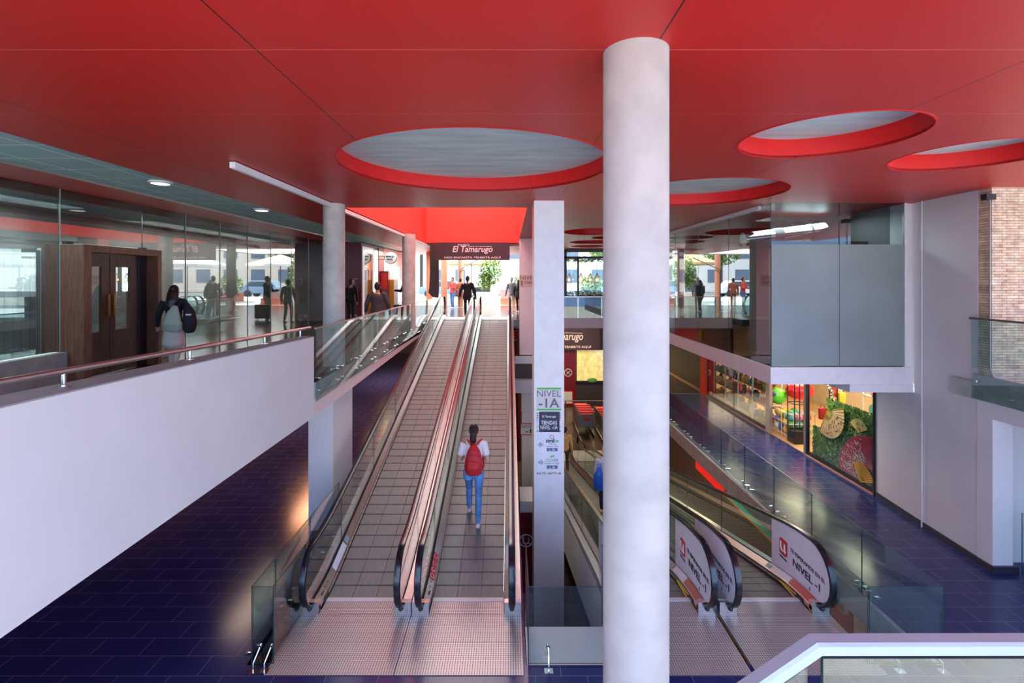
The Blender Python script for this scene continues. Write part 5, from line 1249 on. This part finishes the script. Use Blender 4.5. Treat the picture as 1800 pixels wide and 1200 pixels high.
# ------------------------------------------------------------------ outside
PAVE = brick('plaza_paving', (.62, .58, .52), (.66, .62, .56), (.4, .38, .35), .6, .6, .01, rough=.7, noise=.1)
m = MB(); m.box(-30, 30, 31, 46, -.2, -.0); st(m.build('ground_plaza', PAVE))
m = MB(); m.box(-60, 60, 46, 70, -.25, -.12); st(m.build('ground_road', mat('asphalt', (.18, .18, .19), .8)))
def umbrella(x, y, z, r, mt, label, h=.75):
    o = empty('parasol', (x, y, 0), .4, label, 'parasol', 'parasols on the plaza'); m = MB(); n = 8; vs = [(0, 0, z+h)]; 
    for k in range(n): a = 2*PI*k/n+PI/8; vs.append((r*math.cos(a), r*math.sin(a), z))
    for k in range(n): a = 2*PI*k/n+PI/8; vs.append((r*math.cos(a), r*math.sin(a), z-.14))
    fs = [(0, 1+k, 1+(k+1) % n) for k in range(n)]+[(1+k, 1+n+k, 1+n+(k+1) % n, 1+(k+1) % n) for k in range(n)]
    m.add(vs, fs); c = m.build('canopy', mt, o); q = c.modifiers.new('t', 'SOLIDIFY'); q.thickness = .012
    m = MB(); m.tube([(0, 0, 0), (0, 0, z+h)], .035, 10); m.build('pole', DARKB, o, True)
    m = MB(); 
    for k in range(n): a = 2*PI*k/n+PI/8; m.tube([(0, 0, z+h-.03), (r*.97*math.cos(a), r*.97*math.sin(a), z-.03)], .012, 5)
    m.build('rib', DARKB, o)
TAN = mat('tan_canvas', (.55, .38, .2), .8); CANW = mat('white_canvas', (.85, .83, .80), .8)
umbrella(-2.6, 34.2, 2.75, 2.0, TAN, 'tan parasol with pale stripe left of the planter tree'); umbrella(2.6, 36.5, 2.7, 2.4, CANW, 'white parasol at the right of the exit, behind the pink panel')
umbrella(7.2, 33, 2.6, 2.6, CANW, 'white parasol behind the pendant lamps on the far right'); umbrella(-9.5, 34, 2.6, 2.4, CANW, 'white parasol at far left beyond the glass corner')
def leaves(m, c, r, n, s=.10, seed=1):
    R = random.Random(seed)
    for _ in range(n):
        d = Vector((R.gauss(0, 1), R.gauss(0, 1), R.gauss(0, 1))).normalized()*(R.random()**.35); p = Vector(c)+Vector((d.x*r[0], d.y*r[1], d.z*r[2]))
        a = Vector((R.gauss(0, 1), R.gauss(0, 1), R.gauss(0, 1))).normalized(); b = a.cross(Vector((R.gauss(0, 1), R.gauss(0, 1), R.gauss(0, 1)))).normalized()
        m.add([p-a*s, p+b*s*.5, p+a*s, p-b*s*.5], [(0, 1, 2, 3)], R.randrange(2))
LFO = [mat('tree_leaf', (.22, .34, .05), .6), mat('tree_leaf_dark', (.10, .20, .03), .6)]
o = empty('planter_tree', (-1.15, 31.2, 0), 0, 'bushy green tree in a white planter box just outside the exit', 'tree')
m = MB(); leaves(m, (0, 0, 2.1), (.75, .6, 1.0), 900, .09, 2); leaves(m, (-.4, .1, 1.5), (.55, .5, .6), 400, .09, 3); m.build('foliage', LFO, o)
m = MB(); m.box(-.9, .45, -.4, .4, 0, .82); m.build('planter_box', mat('white_planter', (.75, .72, .66), .6), o)
m = MB(); m.tube([(-.1, 0, .8), (-.1, 0, 2.4)], .04, 8); m.tube([(-.1, 0, 1.3), (-.45, 0, 1.9)], .025, 6); m.build('trunk', DARKB, o)
o = empty('planter_bench', (.35, 31.6, 0), 0, 'red brown bench with grey back wall beyond the up-ramps', 'bench')
m = MB(); m.box(-.9, 1.1, -.3, .2, .0, .42); m.build('seat', mat('brick_red', (.45, .12, .08), .6), o); m = MB(); m.box(-.9, 1.1, .2, .35, 0, .95); m.build('backrest', mat('mauve_board', (.32, .24, .24), .6), o)
for i, (x, y) in enumerate(((1.0, 35.5), (-7.5, 33), (-10.8, 31.5), (6.0, 36))):
    o = empty('street_shrub', (x, y, 0), 0, ['low leafy shrub beyond the red brown bench', 'round green shrub in a red planter beyond the left walkway', 'tall pale green shrub at far left outside', 'loose green shrub behind the far right window'][i], 'shrub', 'shrubs on the plaza')
    m = MB(); leaves(m, (0, 0, 1.25), (.9, .7, .75), 500, .10, 20+i); m.build('foliage', LFO, o); m = MB(); m.box(-.7, .7, -.5, .5, 0, .65); m.build('planter_box', mat('brick_red', (0, 0, 0)), o)
for i, (x, y) in enumerate(((-4.35, 27.0), (-3.0, 30.6))):
    m = MB(); m.lathe([(.17, 0), (.17, 3.3)], n=24); o = st(m.build('column_outside', mat('terracotta_paint', (.55, .22, .13), .6), None, True)); o.location = (x, y, 0)
m = MB(); m.lathe([(.17, 0), (.17, 3.3)], n=24); o = st(m.build('column_outside', mat('terracotta_paint', (0, 0, 0)), None, True)); o.location = (.7, 26.5, 0)
m = MB(); m.tube([(-3.0, 30.2, .0), (-3.0, 30.2, 2.2), (-1.8, 31.5, 3.0)], .03, 6); o = m.build('menu_frame', BLACK); tag(o, 'thin black frame standing by the terracotta columns', 'frame')
# hedge in the far right planter, pendants in front
m = MB(); leaves(m, (3.8, 24.05, .88), (1.6, .25, .22), 900, .06, 9); leaves(m, (6.9, 24.05, .88), (1.6, .25, .22), 500, .06, 19); o = m.build('hedge', LFO, TROUGH); o.location = (-5.5, -24.05, 0); o['kind'] = 'stuff'
m = MB(); leaves(m, (3.8, 23.9, 2.60), (1.7, .25, .14), 700, .06, 10); o = m.build('hanging_greenery', LFO); tag(o, 'fringe of hanging greenery along the top of the far right window', 'greenery', kind='stuff')
GLOW = mat('lamp_glow', (1, .55, .15), .5, emit=5)
for i, x in enumerate((2.72, 3.25, 3.68, 3.98)):
    o = empty('pendant_lamp', (x-.02, 22.3, 1.62), 0, ['leftmost', 'second from left', 'third from left', 'rightmost'][i]+' teardrop wire pendant lamp in the far right window', 'lamp', 'pendant lamps in the far right window')
    m = MB()
    for k in range(8):
        a = 2*PI*k/8; m.tube([(r*math.cos(a), r*math.sin(a), z) for r, z in ((.02, .28), (.05, .2), (.11, .05), (.135, -.03), (.12, -.10), (.07, -.16))], .007, 5)
    m.build('wire_shade', mat('bronze_wire', (.35, .16, .04), .4, .7), o)
    m = MB(); m.ball((0, 0, -.01), (.045, .045, .06), 10); m.build('bulb', GLOW, o, True)
    m = MB(); m.tube([(0, 0, .26), (0, 0, CE-1.62)], .006, 6); m.build('cord', BLACK, o)
# vehicles across the plaza
def car(x, y, mt, label, L=4.4, H=1.6):
    o = empty('car', (x, y, -.12), 0, label, 'car', 'cars parked across the plaza'); m = MB()
    pr = [(-L/2, .35), (-L/2, .95), (-L*.3, 1.0), (-L*.18, H), (L*.28, H), (L*.42, 1.02), (L/2, .9), (L/2, .35)]
    m.prism(pr, 1, -.85, .85); m.build('body', mt, o, bevel=.06)
    m = MB(); m.prism([(-L*.26, 1.03), (-L*.165, H-.08), (L*.26, H-.08), (L*.37, 1.05)], 1, -.86, .86); m.build('window_glass', mat('car_glass', (.05, .08, .1), .1), o)
    for s in (-1, 1):
        for t in (-.3, .32): m = MB(); m.tube([(L*t, s*.86-.1, .34), (L*t, s*.86+.1, .34)], .34, 18); m.build('wheel', BLACK, o)
car(-6.5, 48.5, mat('car_blue', (.12, .2, .35), .3), 'blue car parked across the plaza at far left'); car(2.2, 48.5, mat('car_silver', (.6, .62, .66), .3, .5), 'silver car parked straight beyond the exit'); car(9.5, 48.5, mat('car_blue2', (.2, .3, .42), .3), 'grey blue car beyond the far right window'); car(-13, 49, mat('car_white', (.7, .7, .7), .3), 'white car at the far left edge of the plaza')
o = empty('box_truck', (-1.5, 54, -.12), 0, 'white box truck parked behind the cars', 'truck')
m = MB(); m.box(-3.2, 3.0, -1.2, 1.2, .9, 3.4); m.build('box', CANW, o); m = MB(); m.prism([(3.05, .5), (3.05, 2.6), (4.3, 2.5), (4.9, 1.4), (4.9, .5)], 1, -1.15, 1.15); m.build('cab', mat('car_white', (0, 0, 0)), o)
for x in (-2, -1, 3.9):
    m = MB(); m.tube([(x, -1.25, .45), (x, 1.25, .45)], .45, 16); m.build('wheel', BLACK, o)
def facade(x0, x1, h, mt, label, nx, nz_):
    o = empty('building', (x0, 66, 0), 0, label, 'building', 'buildings across the street'); m = MB(); m.box(0, x1-x0, 0, 8, 0, h); m.build('wall', mt, o)
    for i in range(nx):
        for k in range(nz_):
            a = (i+.25)*(x1-x0)/nx; m = MB(); m.box(a, a+(x1-x0)/nx*.5, -.05, 0, 1.2+k*3.2, 2.9+k*3.2); m.build('window', mat('far_window', (.12, .16, .2), .2), o)
facade(-34, -12, 10, mat('far_white', (.7, .68, .64), .7), 'white building across the street at far left', 6, 3); facade(-11.5, 6, 12, mat('far_grey', (.5, .48, .45), .7), 'grey building across the street beyond the exit', 5, 3); facade(6.5, 32, 9, mat('far_cream', (.7, .6, .48), .7), 'cream building across the street at far right', 7, 2)
for i, (x, y) in enumerate(((-15, 58), (-4.5, 60), (4.5, 58), (12, 59))):
    o = empty('street_tree', (x, y, 0), 0, ['leftmost', 'second', 'third', 'rightmost'][i]+' of the four tall street trees before the far buildings', 'tree', 'street trees')
    m = MB(); leaves(m, (0, 0, 5.5), (2.6, 2, 2.4), 1200, .22, 40+i); m.build('foliage', LFO, o); m = MB(); m.tube([(0, 0, 0), (0, 0, 5)], .15, 8); m.build('trunk', DARKB, o)
# green awning and outer frames of the exit
m = MB(); m.box(-3.3, .45, 20.25, 20.35, 3.0, CE); st(m.build('trim_8', PINKW))
